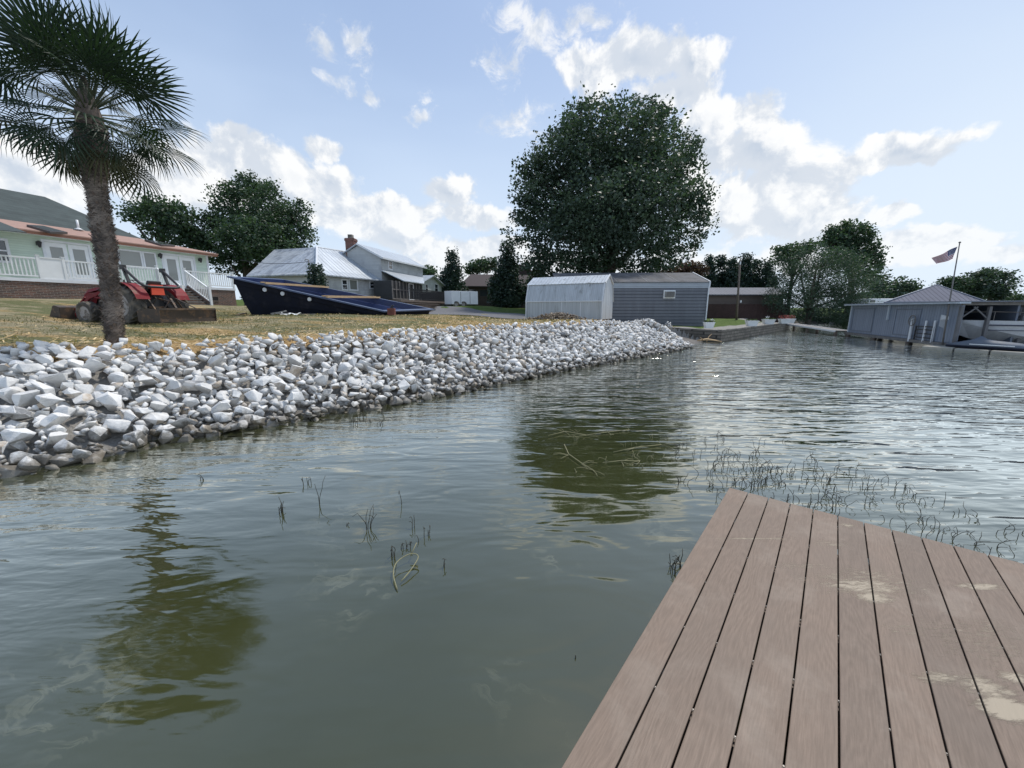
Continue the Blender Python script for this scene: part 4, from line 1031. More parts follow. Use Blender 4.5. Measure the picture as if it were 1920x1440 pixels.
for o0, o1, za, zb in ((.03, -.33, zk, zk2), (-dpS-.03, -dpS+.33, zk, zk2)):
    mb.slab([SH.p(-e, za+.01, o0), SH.p(L_+e, za+.01, o0), SH.p(L_+e, zb+.02, o1), SH.p(-e, zb+.02, o1)], .03)
mb.build('lower_roof', sheet, shed)
mb = MB(); M['tinlight'] = ribbed('shed_roof_tin', (.55,.59,.62), .23, (SH.d.x, SH.d.y, 0), kind='seam', depth=.02, rough=.35, metal=.3, var=.1, second=(.25,.27,.28), mask=(.55,.7,2))
for o0, o1, za, zb in ((-.27, -dpS/2, zk2-.02, zpk), (-dpS+.27, -dpS/2, zk2-.02, zpk)):
    mb.slab([SH.p(-e*1.5, za+.03, o0), SH.p(L_+e*1.5, za+.03, o0), SH.p(L_+e*1.5, zb+.03, o1), SH.p(-e*1.5, zb+.03, o1)], .03)
mb.build('upper_roof', M['tinlight'], shed)
mb = MB(); SH.box(mb, -.03, L_+.03, zk-.03, zk+.03, 0, .05)
for u in (0, L_): mb.bar(SH.p(u, g0+.05, .03), SH.p(u, zk, .03), .07, .05); mb.bar(SH.p(u, zk, .04), SH.p(u, zk2, -.30), .07, .05)
mb.bar(SH.p(L_+.05, zk2+.02, -.28), SH.p(L_+.05, zpk+.03, -dpS/2), .05, .08); mb.bar(SH.p(L_+.05, zk2+.02, -dpS+.28), SH.p(L_+.05, zpk+.03, -dpS/2), .05, .08)
for u in (L_*.235, L_*.485, L_*.73): SH.box(mb, u-.02, u+.02, g0+.1, zk-.05, 0, .02)
mb.build('trim', M['trimwhite'], shed)
mb = MB(); SH.box(mb, .1, L_-.1, g0-.12, g0+.07, -dpS+.1, -.1); mb.build('skid', M['oldwood'], shed)
mb = MB()
for u in (.15, L_-.15, L_*.5):
    for o in (-.2, -dpS+.2): SH.box(mb, u-.1, u+.1, g0-.7, g0-.12, o-.1, o+.1)
mb.build('block', M['concrete'], shed)

# ---------------------------------------------------------------- long grey metal building
GA = at(*Z4(1100, 700), 29.6); GB = at(*Z4(1770, 745), 29.4)
GG = Wall((GB.x, GB.y), (GA.x, GA.y)); dG = (GB-GA).normalized()
ga = Wall((GA.x-dG.x*4.2, GA.y-dG.y*4.2), (GB.x, GB.y)); Lg = ga.L
gbz = ga.hit(*Z4(1770, 745))[1]; ge = (ga.hit(*Z4(1790, 465))[1] + ga.hit(*Z4(1150, 452))[1])/2; gt = (ga.hit(*Z4(1795, 425))[1]+ga.hit(*Z4(1150, 408))[1])/2
apg = ga.shift(3.2).hit(*Z4(1790, 350))[1]
gbld = thing('metal_garage', ga.p(Lg/2, gbz, -3), 'long grey metal building with horizontal ribs and an air conditioner behind the shed', 'garage')
M['greysteel'] = ribbed('grey_ribbed_steel', (.125,.137,.16), .235, 'z', kind='seam', depth=.03, rough=.45, metal=.2, var=.12, second=(.20,.21,.225), mask=(.58,.78,1.6), aniso=(1.6,1.6,.2))
M['greysteel2'] = ribbed('pale_ribbed_steel', (.34,.37,.39), .115, 'z', kind='seam', depth=.012, rough=.5, metal=.15, var=.08)
M['oldtin'] = mat('stained_tin_roof', (.12,.12,.125), .8, metal=0, spec=.2, var=.3, vscale=1.2, second=(.09,.09,.09), mask=(.45,.65,1.1), aniso=(1.4,1,1))
mb = MB(); ga.box(mb, 0, Lg, gbz-.3, ge, -6.4, 0); mb.build('wall', M['greysteel'], gbld)
mb = MB(); mb.slab([ga.p(-.03, ge-.02, .03), ga.p(Lg+.05, ge-.02, .03), ga.p(Lg+.05, gt-.03, -.05), ga.p(-.03, gt-.03, -.05)], Vector((*(-ga.n*.08), 0)))
mb.build('eave_panel', M['greysteel2'], gbld)
mb = MB(); ga.box(mb, 0, Lg, ge, gt-.05, -6.3, -.12); ga.box(mb, Lg-.04, Lg, ge, gt-.05, -.12, -.05)
mb.add([ga.p(Lg, gt-.05, -.1), ga.p(Lg, gt-.05, -6.3), ga.p(Lg, apg-.06, -3.2), ga.p(Lg-.1, gt-.05, -.1), ga.p(Lg-.1, gt-.05, -6.3), ga.p(Lg-.1, apg-.06, -3.2)], [(0,1,2),(3,4,5),(0,2,5,3),(1,2,5,4)])
mb.build('gable', M['greysteel2'], gbld)
mb = MB(); mb.slab([ga.p(-.1, gt, -.02), ga.p(Lg+.1, gt, -.02), ga.p(Lg+.1, apg, -3.2), ga.p(-.1, apg, -3.2)], .05); mb.slab([ga.p(-.1, gt, -6.4), ga.p(Lg+.1, gt, -6.4), ga.p(Lg+.1, apg, -3.2), ga.p(-.1, apg, -3.2)], .05); mb.build('roof', M['oldtin'], gbld)
mb = MB()
for i in range(1, 5):
    u = Lg*i/5; mb.bar(ga.p(u, gt+.01, -.02), ga.p(u, apg+.01, -3.2), .05, .02)
mb.build('roof_seam', mat('faded_roof_seam', (.20,.20,.20), .8), gbld); mb = MB()
mb.bar(ga.p(Lg+.11, gt, 0), ga.p(Lg+.11, apg, -3.2), .06, .1); mb.bar(ga.p(Lg+.11, gt, -.02), ga.p(Lg+.06, ge, .03), .08, .08); mb.bar(ga.p(Lg+.02, gbz-.3, .035), ga.p(Lg+.02, ge, .035), .08, .06)
mb.build('trim', M['trimwhite'], gbld)
u0, u1_, z0, z1 = rect(ga, *Z4(1472, 477), *Z4(1556, 536))
ac = thing('air_conditioner', ga.p((u0+u1_)/2, z0, .2), 'white framed window air conditioner on the grey metal wall', 'air conditioner')
mb = MB(); ga.frame(mb, u0, u1_, z0, z1, .09, .002, .12); mb.build('sleeve', M['white'], ac)
mb = MB(); ga.box(mb, u0+.1, u1_-.1, z0+.1, z1-.1, .002, .30); ao = mb.build('casing', mat('tan_casing', (.27,.27,.25), .6), ac)
mb = MB()
for i in range(7): z = z0+.14+i*(z1-z0-.28)/6; ga.box(mb, u0+.13, u1_-.13, z-.012, z+.012, .30, .312)
mb.build('grille', M['black'], ao)

# ---------------------------------------------------------------- brown building and fence behind the lawn
def Z5(x, y): return 1300 + x/5.3333, 400 + y/5.3333
BB = Wall(tuple(at(1300, 598, 50)[:2]), tuple(at(1500, 598, 50)[:2]))
u0, u1_, z0, z1 = rect(BB, 1290, 552, 1478, 598); zr_ = BB.shift(3).hit(*Z5(400, 742))[1]
bb = thing('brown_building', BB.p((u0+u1_)/2, z0), 'long tan building with grey roof behind the brown fence', 'building')
M['tan'] = ribbed('tan_siding', (.17,.14,.125), .15, 'z', kind='lap', depth=.01, rough=.8, var=.06)
M['greyroof'] = ribbed('grey_metal_roof', (.15,.155,.175), .4, (1, 0, 0), kind='seam', depth=.02, rough=.85, metal=0, var=.05)
mb = MB(); BB.box(mb, u0, u1_-.3, z0-.3, z1, -6, -.6); mb.build('wall', M['tan'], bb)
mb = MB(); mb.slab([BB.p(u0-.2, z1, 0), BB.p(u1_+.1, z1, 0), BB.p(u1_+.1, zr_, -3.2), BB.p(u0-.2, zr_, -3.2)], .12); mb.slab([BB.p(u0-.2, z1, -6.4), BB.p(u1_+.1, z1, -6.4), BB.p(u1_+.1, zr_, -3.2), BB.p(u0-.2, zr_, -3.2)], .12); mb.build('roof', M['greyroof'], bb)
zf = BB.shift(-2).hit(1400, 570)[1]; FW = BB.shift(-2); fu0 = FW.hit(1290, 585)[0]; fu1 = FW.hit(1473, 585)[0]
fence = thing('board_fence', FW.p((fu0+fu1)/2, gz(*FW.p((fu0+fu1)/2, 0)[:2])), 'tall dark reddish brown board fence behind the lawn', 'fence')
M['fence'] = ribbed('brown_fence_boards', (.052,.028,.024), .14, (BB.d.x, BB.d.y, 0), kind='seam', depth=.02, rough=.85, var=.2)
mb = MB(); n = 46
for i in range(n):
    a = fu0+(fu1-fu0)*i/n; FW.box(mb, a, a+(fu1-fu0)/n-.012, z0-.6, zf+random.uniform(-.015, .015), -.03, 0)
mb.build('boards', M['fence'], fence)
for i in range(9): 
    a = fu0+(fu1-fu0)*i/8; mb = MB(); FW.box(mb, a-.05, a+.05, z0-.6, zf+.02, -.14, -.032); mb.build('post', M['fence'], fence)

# ---------------------------------------------------------------- stone bulkhead, lawn planters, pole, ramp
M['bulk'] = brick_mat('old_block_wall', (.20,.18,.15), (.11,.10,.085), (.045,.04,.035), (BE-BC).normalized(), 2.4)
bt = .62
bulk = thing('bulkhead', (BC.x, BC.y, 0), 'weathered stone retaining wall along the water below the lawn', 'retaining wall')
Wd = [(TIPX+1.0, BC.y+5.1), (BC.x, BC.y), (BE.x, BE.y)]
def offs(a, b, k): d = (Vector(b)-Vector(a)).normalized(); return Vector((d.y, -d.x))*k
o1 = offs(Wd[0], Wd[1], .10); o2 = offs(Wd[1], Wd[2], .10); corner_out = Vector(Wd[1])+o1*1.0+o2*1.0
for (a, b, ao, bo) in ((Wd[0], Wd[1], Vector(Wd[0])+o1, corner_out), (Wd[1], Wd[2], corner_out, Vector(Wd[2])+o2)):
    mb = MB(); a = Vector(a); b = Vector(b); ai, bi = a-offs(a, b, .28), b-offs(a, b, .28)
    if b.y > a.y: ai = ai + (b-a).normalized()*.12
    mb.hexa([(p.x, p.y, -.9) for p in (ao, bo, bi, ai)], [(p.x, p.y, bt) for p in (ao, bo, bi, ai)]); mb.build('stone_wall', M['bulk'], bulk)
    mb = MB(); mb.hexa([(p.x, p.y, bt+.002) for p in (ao, bo, bi, ai)], [(p.x, p.y, bt+.06) for p in (ao, bo, bi, ai)]); mb.build('cap', M['concrete'], bulk, bevel=.01)
rp = [gp(1245, 628, .35), gp(1352, 650, -.02), gp(1300, 662, -.05), gp(1268, 645, .05)]
rp[0] = Vector((TIPX+1.1, TIPY+4.2, .35)); rp2 = [Vector((TIPX+.6, TIPY+2.6, .26)), Vector((TIPX+1.4, TIPY+5.4, .34)), Vector((TIPX+2.8, TIPY+3.4, -.03)), Vector((TIPX+1.3, TIPY+1.5, -.08))]
M['ramp'] = mat('wet_dark_concrete', (.11,.10,.09), .8, var=.3, vscale=2, second=(.05,.045,.04), mask=(.45,.6,2)); mb = MB(); mb.slab(rp2, .3); ramp = mb.build('boat_ramp', M['ramp'], bevel=.02); tag(ramp, 'cracked concrete slab sloping into the water between rocks and stone wall', 'boat ramp')
p_ = gp(1325, 640, .04); mb = MB(); r_ = random.Random(2)
mb.tube([p_+Vector((-.5,.1,.02)), p_+Vector((0,0,.12)), p_+Vector((.5,-.1,.05)), p_+Vector((.8,-.1,.0))], [.05,.06,.04,.02], 7); mb.tube([p_, p_+Vector((.2,.2,.25)), p_+Vector((.35,.2,.4))], [.03,.02,.01], 6); mb.tube([p_+Vector((-.2,0,.08)), p_+Vector((-.5,-.2,.25))], [.03,.01], 6)
tag(mb.build('driftwood', M['wood'], smooth=True, fixn=False), 'bleached driftwood lying on the ramp at the waterline', 'driftwood')
# power pole
pb = at(*Z5(430, 1095), 43.5); pg = gz(pb.x, pb.y); ptp = at(*Z5(467, 470), 43.5)
pole = thing('utility_pole', (pb.x, pb.y, pg), 'bare brown wooden pole standing on the lawn', 'pole')
mb = MB(); mb.tube([(pb.x, pb.y, pg-.3), ((pb.x+ptp.x)/2, pb.y, (pg+ptp.z)/2), (ptp.x, pb.y, ptp.z)], [.12,.105,.09], 12); mb.build('pole_shaft', M['oldwood'], pole, smooth=True)
mb = MB(); mb.box((ptp.x, pb.y-.12, ptp.z-.3), (.10,.08,.3)); mb.box((pb.x+.2, pb.y-.05, pg+2.0), (.12,.12,.25)); mb.build('meter_box', M['trimwhite'], pole)
# planters and pinwheel flowers
def planter(px, py, w, label, Y=None, red=False):
    h = bt+.06; p = gp(px, py, h) if Y is None else at(px, py, Y)
    g = p.z if Y is None else gz(p.x, p.y)
    t = thing('planter', (p.x, p.y, g), label, 'planter', 'planters along the stone wall')
    mb = MB(); a = w/2; mb.hexa([(p.x-a*.75,p.y-a*.4,g),(p.x+a*.75,p.y-a*.4,g),(p.x+a*.75,p.y+a*.4,g),(p.x-a*.75,p.y+a*.4,g)], [(p.x-a,p.y-a*.5,g+.34),(p.x+a,p.y-a*.5,g+.34),(p.x+a,p.y+a*.5,g+.34),(p.x-a,p.y+a*.5,g+.34)])
    mb.box((p.x, p.y, g+.36), (w*1.05, w*.56, .04)); mb.build('pot', M['white'], t)
    r = random.Random(int(px)); V = []; 
    for _ in range(90 if red is not None else 40):
        c = Vector((p.x+r.uniform(-a, a), p.y+r.uniform(-a*.5, a*.5), g+.38+r.random()*(.30 if red else .10))); d = Vector((r.gauss(0,1), r.gauss(0,1), r.gauss(0,1))).normalized()*.045; e = d.cross(Vector((r.gauss(0,1), r.gauss(0,1), r.gauss(0,1)))).normalized()*.04
        V += [c-d, c-e, c+d, c+e]
    np_mesh('plants', [tuple(v) for v in V], np.arange(len(V)).reshape(-1, 4), M['redleaf'] if red else M['leaf_a'], t)
    return p, g
def pinwheel(px, py, Y, label, s=.28, zb=None):
    p = at(px, py, Y); g = gz(p.x, p.y)
    t = thing('garden_pinwheel', (p.x, p.y, g), label, 'garden pinwheel', 'white garden pinwheels on the lawn')
    mb = MB(); mb.tube([(p.x, p.y+.05, g-.05), (p.x, p.y+.05, p.z)], .02, 6); mb.build('stem', M['white'], t)
    mb = MB()
    for k in range(8):
        a = k*math.pi/4; d = Vector((math.cos(a), 0, math.sin(a))); e = Vector((-math.sin(a), 0, math.cos(a)))
        c = p; mb.slab([c+d*.03, c+d*s*.6+e*s*.20+Vector((0,-.03,0)), c+d*s, c+d*s*.6-e*s*.16+Vector((0,.03,0))], Vector((0, .008, 0)))
    mb.lathe([(.05,-.03),(.05,.03)], p, 'y', 10); mb.build('blades', M['white'], t)
M['leaf_a'] = leaf_mat('plant_leaf', (.03,.05,.02), (.07,.10,.035), .25, 2)
M['redleaf'] = leaf_mat('red_flowers', (.10,.03,.03), (.30,.06,.07), .25, 2)
planter(*Z5(152, 1150), 1.0*.42*1.4, 'white planter at the foot of the grey building nearest the wall corner')
planter(*Z5(580, 1128), .75, 'low white planter alone halfway along the stone wall')
planter(*Z5(748, 1108), .85, 'white planter below the far pinwheel on the stone wall')
planter(*Z5(905, 1102), .8, 'white planter full of red flowers, left of the pair at the wall end', red=True)
planter(*Z5(955, 1100), .8, 'white planter full of red flowers, right of the pair at the wall end', red=True)
planter(*Z5(1062, 1095), .8, 'white planter furthest right, beyond the end of the stone wall', Y=42)
pinwheel(*Z5(190, 1075), 27.2, 'white petal pinwheel nearest the grey metal building', .19); pinwheel(*Z5(742, 1050), 36.0, 'white petal pinwheel further along the lawn edge', .26)

# ---------------------------------------------------------------- gangway and boathouse
def Z6(x, y): return 1560 + x/5.3333, 420 + y/5.3333
wA = gp(*Z6(165, 1078), .30); wB_ = gp(*Z6(760, 1142), .30); dW = (wB_-wA); dW.z = 0; dW.normalize(); wB = wA + dW*9.6
BH = Wall((wA.x, wA.y), (wB.x, wB.y)); nrmR = Vector((-BH.n.x, -BH.n.y, 0))
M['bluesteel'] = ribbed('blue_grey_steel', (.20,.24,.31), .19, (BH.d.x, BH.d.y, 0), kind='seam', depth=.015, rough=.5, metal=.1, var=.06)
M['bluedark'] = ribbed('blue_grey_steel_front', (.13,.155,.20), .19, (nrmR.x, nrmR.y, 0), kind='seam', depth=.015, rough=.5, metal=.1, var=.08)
M['hiproof'] = ribbed('dull_purple_tin', (.12,.125,.16), .25, (nrmR.x, nrmR.y, 0), kind='seam', depth=.02, rough=.85, metal=0, var=.07)
bhs = thing('boathouse', (wA.x+1, wA.y-3, 0), 'blue grey metal boathouse with open front standing in the water', 'boathouse')
zta = BH.hit(*Z6(210, 812))[1]; ztb = BH.hit(*Z6(1100, 772))[1]; ztb = zta+.02
def bq(u, z, k): p = BH.p(u, z, -k); return p      # k metres to the right of the side wall
mb = MB(); BH.box(mb, 0, 9.6, .28, zta-.02, -.10, 0); mb.build('side_wall', M['bluesteel'], bhs)
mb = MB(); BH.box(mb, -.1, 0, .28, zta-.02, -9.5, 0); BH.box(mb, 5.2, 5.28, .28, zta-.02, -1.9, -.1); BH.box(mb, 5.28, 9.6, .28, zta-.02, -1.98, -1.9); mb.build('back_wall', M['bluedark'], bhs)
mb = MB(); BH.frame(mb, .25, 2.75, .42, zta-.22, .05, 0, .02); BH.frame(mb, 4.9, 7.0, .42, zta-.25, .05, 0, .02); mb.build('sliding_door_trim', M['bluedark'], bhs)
mb = MB(); BH.box(mb, -.12, 0, .25, zta-.02, -.02, .04); BH.box(mb, -.5, 9.9, zta-.02, zta+.05, -.1, .30); BH.box(mb, 4.2, 4.3, zta-.9, zta-.03, 0, .08); mb.build('trim', mat('pale_blue_trim', (.42,.47,.52), .5), bhs)
M['tinflat'] = mat('boathouse_flat_roof', (.20,.22,.26), .5, metal=.2, var=.1)
mb = MB(); mb.slab([bq(-.5, zta+.09, -.3), bq(9.9, zta+.09, -.3), bq(9.9, zta+.13, 9.6), bq(-.5, zta+.13, 9.6)], .035); mb.build('flat_roof', M['tinflat'], bhs)
# hip roof
e1 = at(*Z6(525, 768), 25.2); e2v = at(*Z6(1690, 772), 22.0); apx_ = at(*Z6(1048, 605), 26.2)
hz0 = zta+.135; k1 = (Vector((e1.x, e1.y))-BH.a).dot(-BH.n); s1_ = (Vector((e1.x, e1.y))-BH.a).dot(BH.d)
k2 = (Vector((e2v.x, e2v.y))-BH.a).dot(-BH.n); k2 = max(k2, k1+5)
f1, f2, b1_, b2_ = bq(s1_, hz0, k1), bq(s1_, hz0, k2), bq(s1_-2.6, hz0, k1+1.4), bq(s1_-2.6, hz0, k2)
apq = Vector((apx_.x, apx_.y, apx_.z)); 
mb = MB(); mb.add([f1, f2, b2_, b1_, apq], [(0,1,4),(1,2,4),(2,3,4),(3,0,4),(0,3,2,1)]); mb.build('hip_roof', M['hiproof'], bhs)
mb = MB(); mb.bar(f1+Vector((0,0,.02)), f2+Vector((0,0,.02)), .1, .1); mb.bar(f1+Vector((0,0,.04)), apq, .07, .05); mb.bar(f2+Vector((0,0,.04)), apq, .07, .05); mb.build('hip_trim', M['tinflat'], bhs)
mb = MB(); BH.box(mb, 9.55, 9.68, zta-.09, zta+.04, -9.5, .02); BH.box(mb, 5, 5.1, zta-.16, zta+.04, -9.5, -2); mb.build('header_beam', M['greywood'], bhs)
def kpx(px, u=9.6): # distance right of wall on the front line seen at image x
    for i in range(2000):
        k = i*.005; p = bq(u, .5, k); q = project(p.x, p.y, p.z)
        if q[0] >= px: return k
    return 9
M['bpost'] = mat('boathouse_post', (.13,.13,.135), .8, var=.2)
PK = [kpx(x) for x in (1790, 1843, 1908)] + [4.6, 6.3, 8.0, 9.5]
for i, k_ in enumerate(PK):
    mb = MB(); BH.box(mb, 9.52, 9.66, -.8, zta-.15, -k_-.05, -k_+.05); mb.build('post', M['bpost'], bhs)
    if i in (0, 1, 3, 5):
        mb = MB(); sg = 1 if i != 1 else -1; mb.bar(bq(9.59, zta-.7, k_), bq(9.59, zta-.16, k_+sg*.55), .05); mb.build('knee_brace', M['bpost'], bhs)
mb = MB(); BH.box(mb, -.3, 10.1, .12, .27, -2.0, .12); BH.box(mb, -.3, .9, .12, .27, -9.6, -2.0); mb.build('floor', M['greywood'], bhs)
for u in (.1, 3.2, 6.4, 9.5):
    for k_ in (0, 1.8): mb = MB(); c = bq(u, 0, k_); mb.tube([(c.x, c.y, -1.2), (c.x, c.y, .12)], .11, 10); mb.build('pile', M['oldwood'], bhs)
# white cruiser on its lift inside
bw = at(*Z6(1262, 976), 17.6); M['gel'] = mat('white_gelcoat', (.50,.52,.54), .25, var=.05, coat=.4); M['stripe'] = mat('dark_stripe', (.03,.035,.06), .4)
hd = Vector((.93, -.36, 0)).normalized(); sd_ = Vector((.36, .93, 0)).normalized()
cr = thing('cruiser', (bw.x+1, bw.y, 0), 'white cruiser hoisted under the boathouse roof with its bow to the left', 'boat')
NSt = 12; Vv = []; Ff = []; zdk_ = bw.z
for i in range(NSt+1):
    f = i/NSt; x = f*7.0; hw_ = 1.25*min(1, (f*2.3)**.6) if f > 0 else .02; keel = zdk_-.25-1.0*min(1, (f*2.6)**.7); chine = keel+.42; sheer = zdk_+.06*(1-f)
    for y, z in ((-hw_, sheer), (-hw_*.86, chine+.12), (0, keel), (hw_*.86, chine+.12), (hw_, sheer)):
        q = Vector((bw.x, bw.y, 0)) + hd*x + sd_*(y+1.25); Vv.append((q.x, q.y, z))
for i in range(NSt):
    for j in range(4): Ff.append((i*5+j, (i+1)*5+j, (i+1)*5+j+1, i*5+j+1))
    Ff.append((i*5+4, (i+1)*5+4, (i+1)*5, i*5))
Ff.append((0,1,2,3,4)); Ff.append(tuple(NSt*5+j for j in range(5)))
mb = MB(); mb.add(Vv, Ff); mb.build('hull', M['gel'], cr, smooth=False)
def hq(x, y, z): q = Vector((bw.x, bw.y, 0)) + hd*x + sd_*(y+1.25); return Vector((q.x, q.y, z))
mb = MB()
prev = None
for i in range(2, 12):
    x = 7.0*i/NSt; f = i/NSt; hw_ = 1.25*min(1, (f*2.3)**.6)+.006; c = hq(x, -hw_+.01, zdk_-.16)
    if prev is not None: mb.bar(prev, c, .02, .06); mb.bar(prev-Vector((0,0,.22)), c-Vector((0,0,.22)), .02, .03)
    prev = c
mb.build('side_stripe', M['stripe'], cr)
mb = MB(); mb.hexa([hq(2.4,-.9,zdk_), hq(6.6,-.95,zdk_), hq(6.6,.95,zdk_), hq(2.4,.9,zdk_)], [hq(3.6,-.75,zdk_+.42), hq(6.4,-.8,zdk_+.46), hq(6.4,.8,zdk_+.46), hq(3.6,.75,zdk_+.42)]); mb.build('cabin', M['gel'], cr, bevel=.06)
mb = MB(); mb.hexa([hq(3.3,-.905,zdk_+.08), hq(5.2,-.925,zdk_+.08), hq(5.2,-.90,zdk_+.09), hq(3.3,-.88,zdk_+.09)], [hq(3.9,-.815,zdk_+.30), hq(5.2,-.835,zdk_+.30), hq(5.2,-.8,zdk_+.30), hq(3.9,-.78,zdk_+.30)]); mb.build('cabin_window', M['glass'], cr)
mb = MB(); pr = [hq(.1, 0, zdk_+.06), hq(.4, -.35, zdk_+.42), hq(1.4, -.8, zdk_+.44), hq(2.6, -1.0, zdk_+.40)]; mb.tube(pr, .018, 6); [mb.tube([p, p-Vector((0,0,.38))], .014, 5) for p in pr[1:]]; mb.build('bow_rail', M['clip'], cr)
# floating dock with covered watercraft
fa = gp(1727, 654.5, .0); fb = gp(1920, 667, .0); fd = (fb-fa).normalized(); fn = Vector((-fd.y, fd.x, 0))
fl_ = thing('floating_platform', (fa.x+1, fa.y, 0), 'beige plastic floating platform in front of the boathouse', 'floating dock')
M['beige'] = mat('beige_plastic', (.33,.31,.26), .7, var=.15, second=(.14,.12,.09), mask=(.55,.7,3))
for i in range(5):
    a_ = fa+fd*(i*1.05)+fn*.02; b_ = a_+fd*1.0; c_ = b_+fn*1.15; d__ = a_+fn*1.15
    mb = MB(); mb.hexa([(p.x, p.y, -.15) for p in (a_, b_, c_, d__)], [(p.x, p.y, .13+.02*(i == 0)) for p in (a_, b_, c_, d__)]); mb.build('float_section', M['beige'], fl_, bevel=.04)
j0 = gp(*Z6(1040, 1142), .42); pw = thing('jet_ski', (j0.x+1.3, j0.y, .25), 'low dark jet ski under a grey cover with a white stripe', 'jet ski')
jl = (at(*Z6(1725, 1175), j0.y-.7) - j0); JL = 2.9; jd = fd; jn = fn; base = fa + fd*.62 + fn*.60
prof = [(0,.02,.30),(.2,.18,.36),(.6,.36,.48),(1.0,.44,.62),(1.25,.42,.80),(1.45,.40,.66),(1.8,.40,.58),(2.3,.40,.54),(2.65,.38,.50),(2.9,.30,.40)]
Vv = []; Ff = []
prof = [(x*.82, w*.85, .28+(h-.28)*.85) for x, w, h in prof]
for x, w, h in prof:
    for y, z in ((-w,.28),(-w*.98,.28+(h-.28)*.45),(-w*.45,.28+(h-.28)*.92),(0,h),(w*.45,.28+(h-.28)*.92),(w*.98,.28+(h-.28)*.45),(w,.28)):
        q = base + jd*x + jn*y; Vv.append((q.x, q.y, z-.02))
n = len(prof)
for i in range(n-1):
    for j in range(6): Ff.append((i*7+j, (i+1)*7+j, (i+1)*7+j+1, i*7+j+1))
Ff.append(tuple(range(7))); Ff.append(tuple((n-1)*7+j for j in range(7)))
mb = MB(); mb.add(Vv, Ff); mb.build('cover', mat('grey_canvas_cover', (.10,.12,.15), .7, var=.2), pw, smooth=True)
Vv = []; Ff = []
for x, w, h in prof:
    for y, z in ((-w*1.04,.265),(-w*.7,.16),(0,.135),(w*.7,.16),(w*1.04,.265)): q = base+jd*x+jn*y; Vv.append((q.x, q.y, z))
for i in range(n-1):
    for j in range(4): Ff.append((i*5+j, (i+1)*5+j, (i+1)*5+j+1, i*5+j+1))
mb = MB(); mb.add(Vv, Ff); mb.build('hull', M['stripe'], pw, smooth=True)
mb = MB(); mb.bar(base+jd*.8-jn*.385+Vector((0,0,.34)), base+jd*2.05-jn*.355+Vector((0,0,.33)), .02, .035); mb.build('white_stripe', M['white'], pw)
# swim ladder rack, hoist wheel, upright posts
rk = gp(*Z6(830, 1130), .3); rack = thing('dock_ladder', rk, 'black metal ladder rack leaning at the boathouse wall', 'ladder')
rw = Wall((rk.x, rk.y), tuple((rk + dW*1.9)[:2])); rw = BH.shift(-.09); ra = rw.hit(*Z6(828, 1100))[0]; rb = rw.hit(*Z6(1008, 1100))[0]
mb = MB(); mb.bar(rw.p(ra, .28), rw.p(ra, 1.0), .05); mb.bar(rw.p(rb, .28), rw.p(rb, 1.0), .05)
for z in (.42, .62, .82, .98): mb.bar(rw.p(ra, z), rw.p(rb, z), .045)
mb.build('rungs', M['black'], rack)
wh = rw.hit(*Z6(832, 966)); hoist = thing('boat_lift_wheel', rw.p(wh[0], .28), 'grey hoist wheel on a white post at the boathouse wall', 'hoist wheel')
c = rw.p(wh[0]-.15, wh[1], .05); mb = MB(); K = 20; rr_ = .27
mb.tube([c + Vector((*(BH.d*math.cos(a)*rr_), math.sin(a)*rr_)) for a in [2*math.pi*i/K for i in range(K+1)]], .022, 6)
for i in range(4): a = i*math.pi/2+.4; mb.tube([c, c+Vector((*(BH.d*math.cos(a)*rr_), math.sin(a)*rr_))], .014, 5)
mb.build('wheel', M['greywood'], hoist, smooth=True)
mb = MB(); mb.tube([rw.p(wh[0]-.2, .15), rw.p(wh[0]-.2, wh[1]+.1)], .06, 8); mb.build('post', M['trimwhite'], hoist)
for px, lb in ((945, 'left of the pair of white mooring posts by the ladder rack'), (1035, 'right of the pair of white mooring posts by the ladder rack')):
    W2 = BH.shift(-.08); u, z = W2.hit(*Z6(px, 975)); mb = MB(); q = W2.p(u, 0); mb.tube([(q.x, q.y, .2), (q.x, q.y, z)], .045, 8); mb.lathe([(.055, 0), (.03, .05)], (q.x, q.y, z), seg=8); tag(mb.build('mooring_post', M['trimwhite']), lb, 'post', 'mooring posts at the boathouse')
# flag
W3 = BH.shift(-.15); fbq = W3.hit(*Z6(1132, 1070)); fp = W3.p(fbq[0], .2); top = at(*Z6(1276, 195), fp.y+.1)
flagp = thing('flagpole', fp, 'tall thin flagpole with an american flag flying to the left', 'flagpole')
mb = MB(); mb.tube([fp, top], [.035, .02], 8); mb.lathe([(.01,0),(.045,.03),(.045,.06),(.01,.09)], top, seg=8); mb.build('pole', M['greywood'], flagp, smooth=True)
fa_ = at(*Z6(1256, 226), top.y); fb2 = at(*Z6(1218, 348), top.y); fc = at(*Z6(1005, 340), top.y+.3); fd2 = at(*Z6(1042, 400), top.y+.3)
mr = mat('flag_red', (.32,.03,.05), .8, var=.05); mw = mat('flag_white', (.62,.62,.64), .8, var=.05); mbl = mat('flag_blue', (.03,.04,.13), .8, var=.05)
mb = MB(); NX, NY = 26, 13; V = []
for j in range(NY+1):
    for i in range(NX+1):
        f, g = i/NX, j/NY; p = (fa_.lerp(fc, f)).lerp(fb2.lerp(fd2, f), g); V.append(p + Vector((.01*math.sin(f*9), .05*math.sin(f*8+g*1.5), .012*math.sin(f*7+g))))
F_ = []; mi = []
for j in range(NY):
    for i in range(NX): F_.append((j*(NX+1)+i, j*(NX+1)+i+1, (j+1)*(NX+1)+i+1, (j+1)*(NX+1)+i)); mi.append(2 if (i < 10 and j < 7) else j % 2)
mb.v = [tuple(v) for v in V]; mb.f = F_; mb.mi = mi
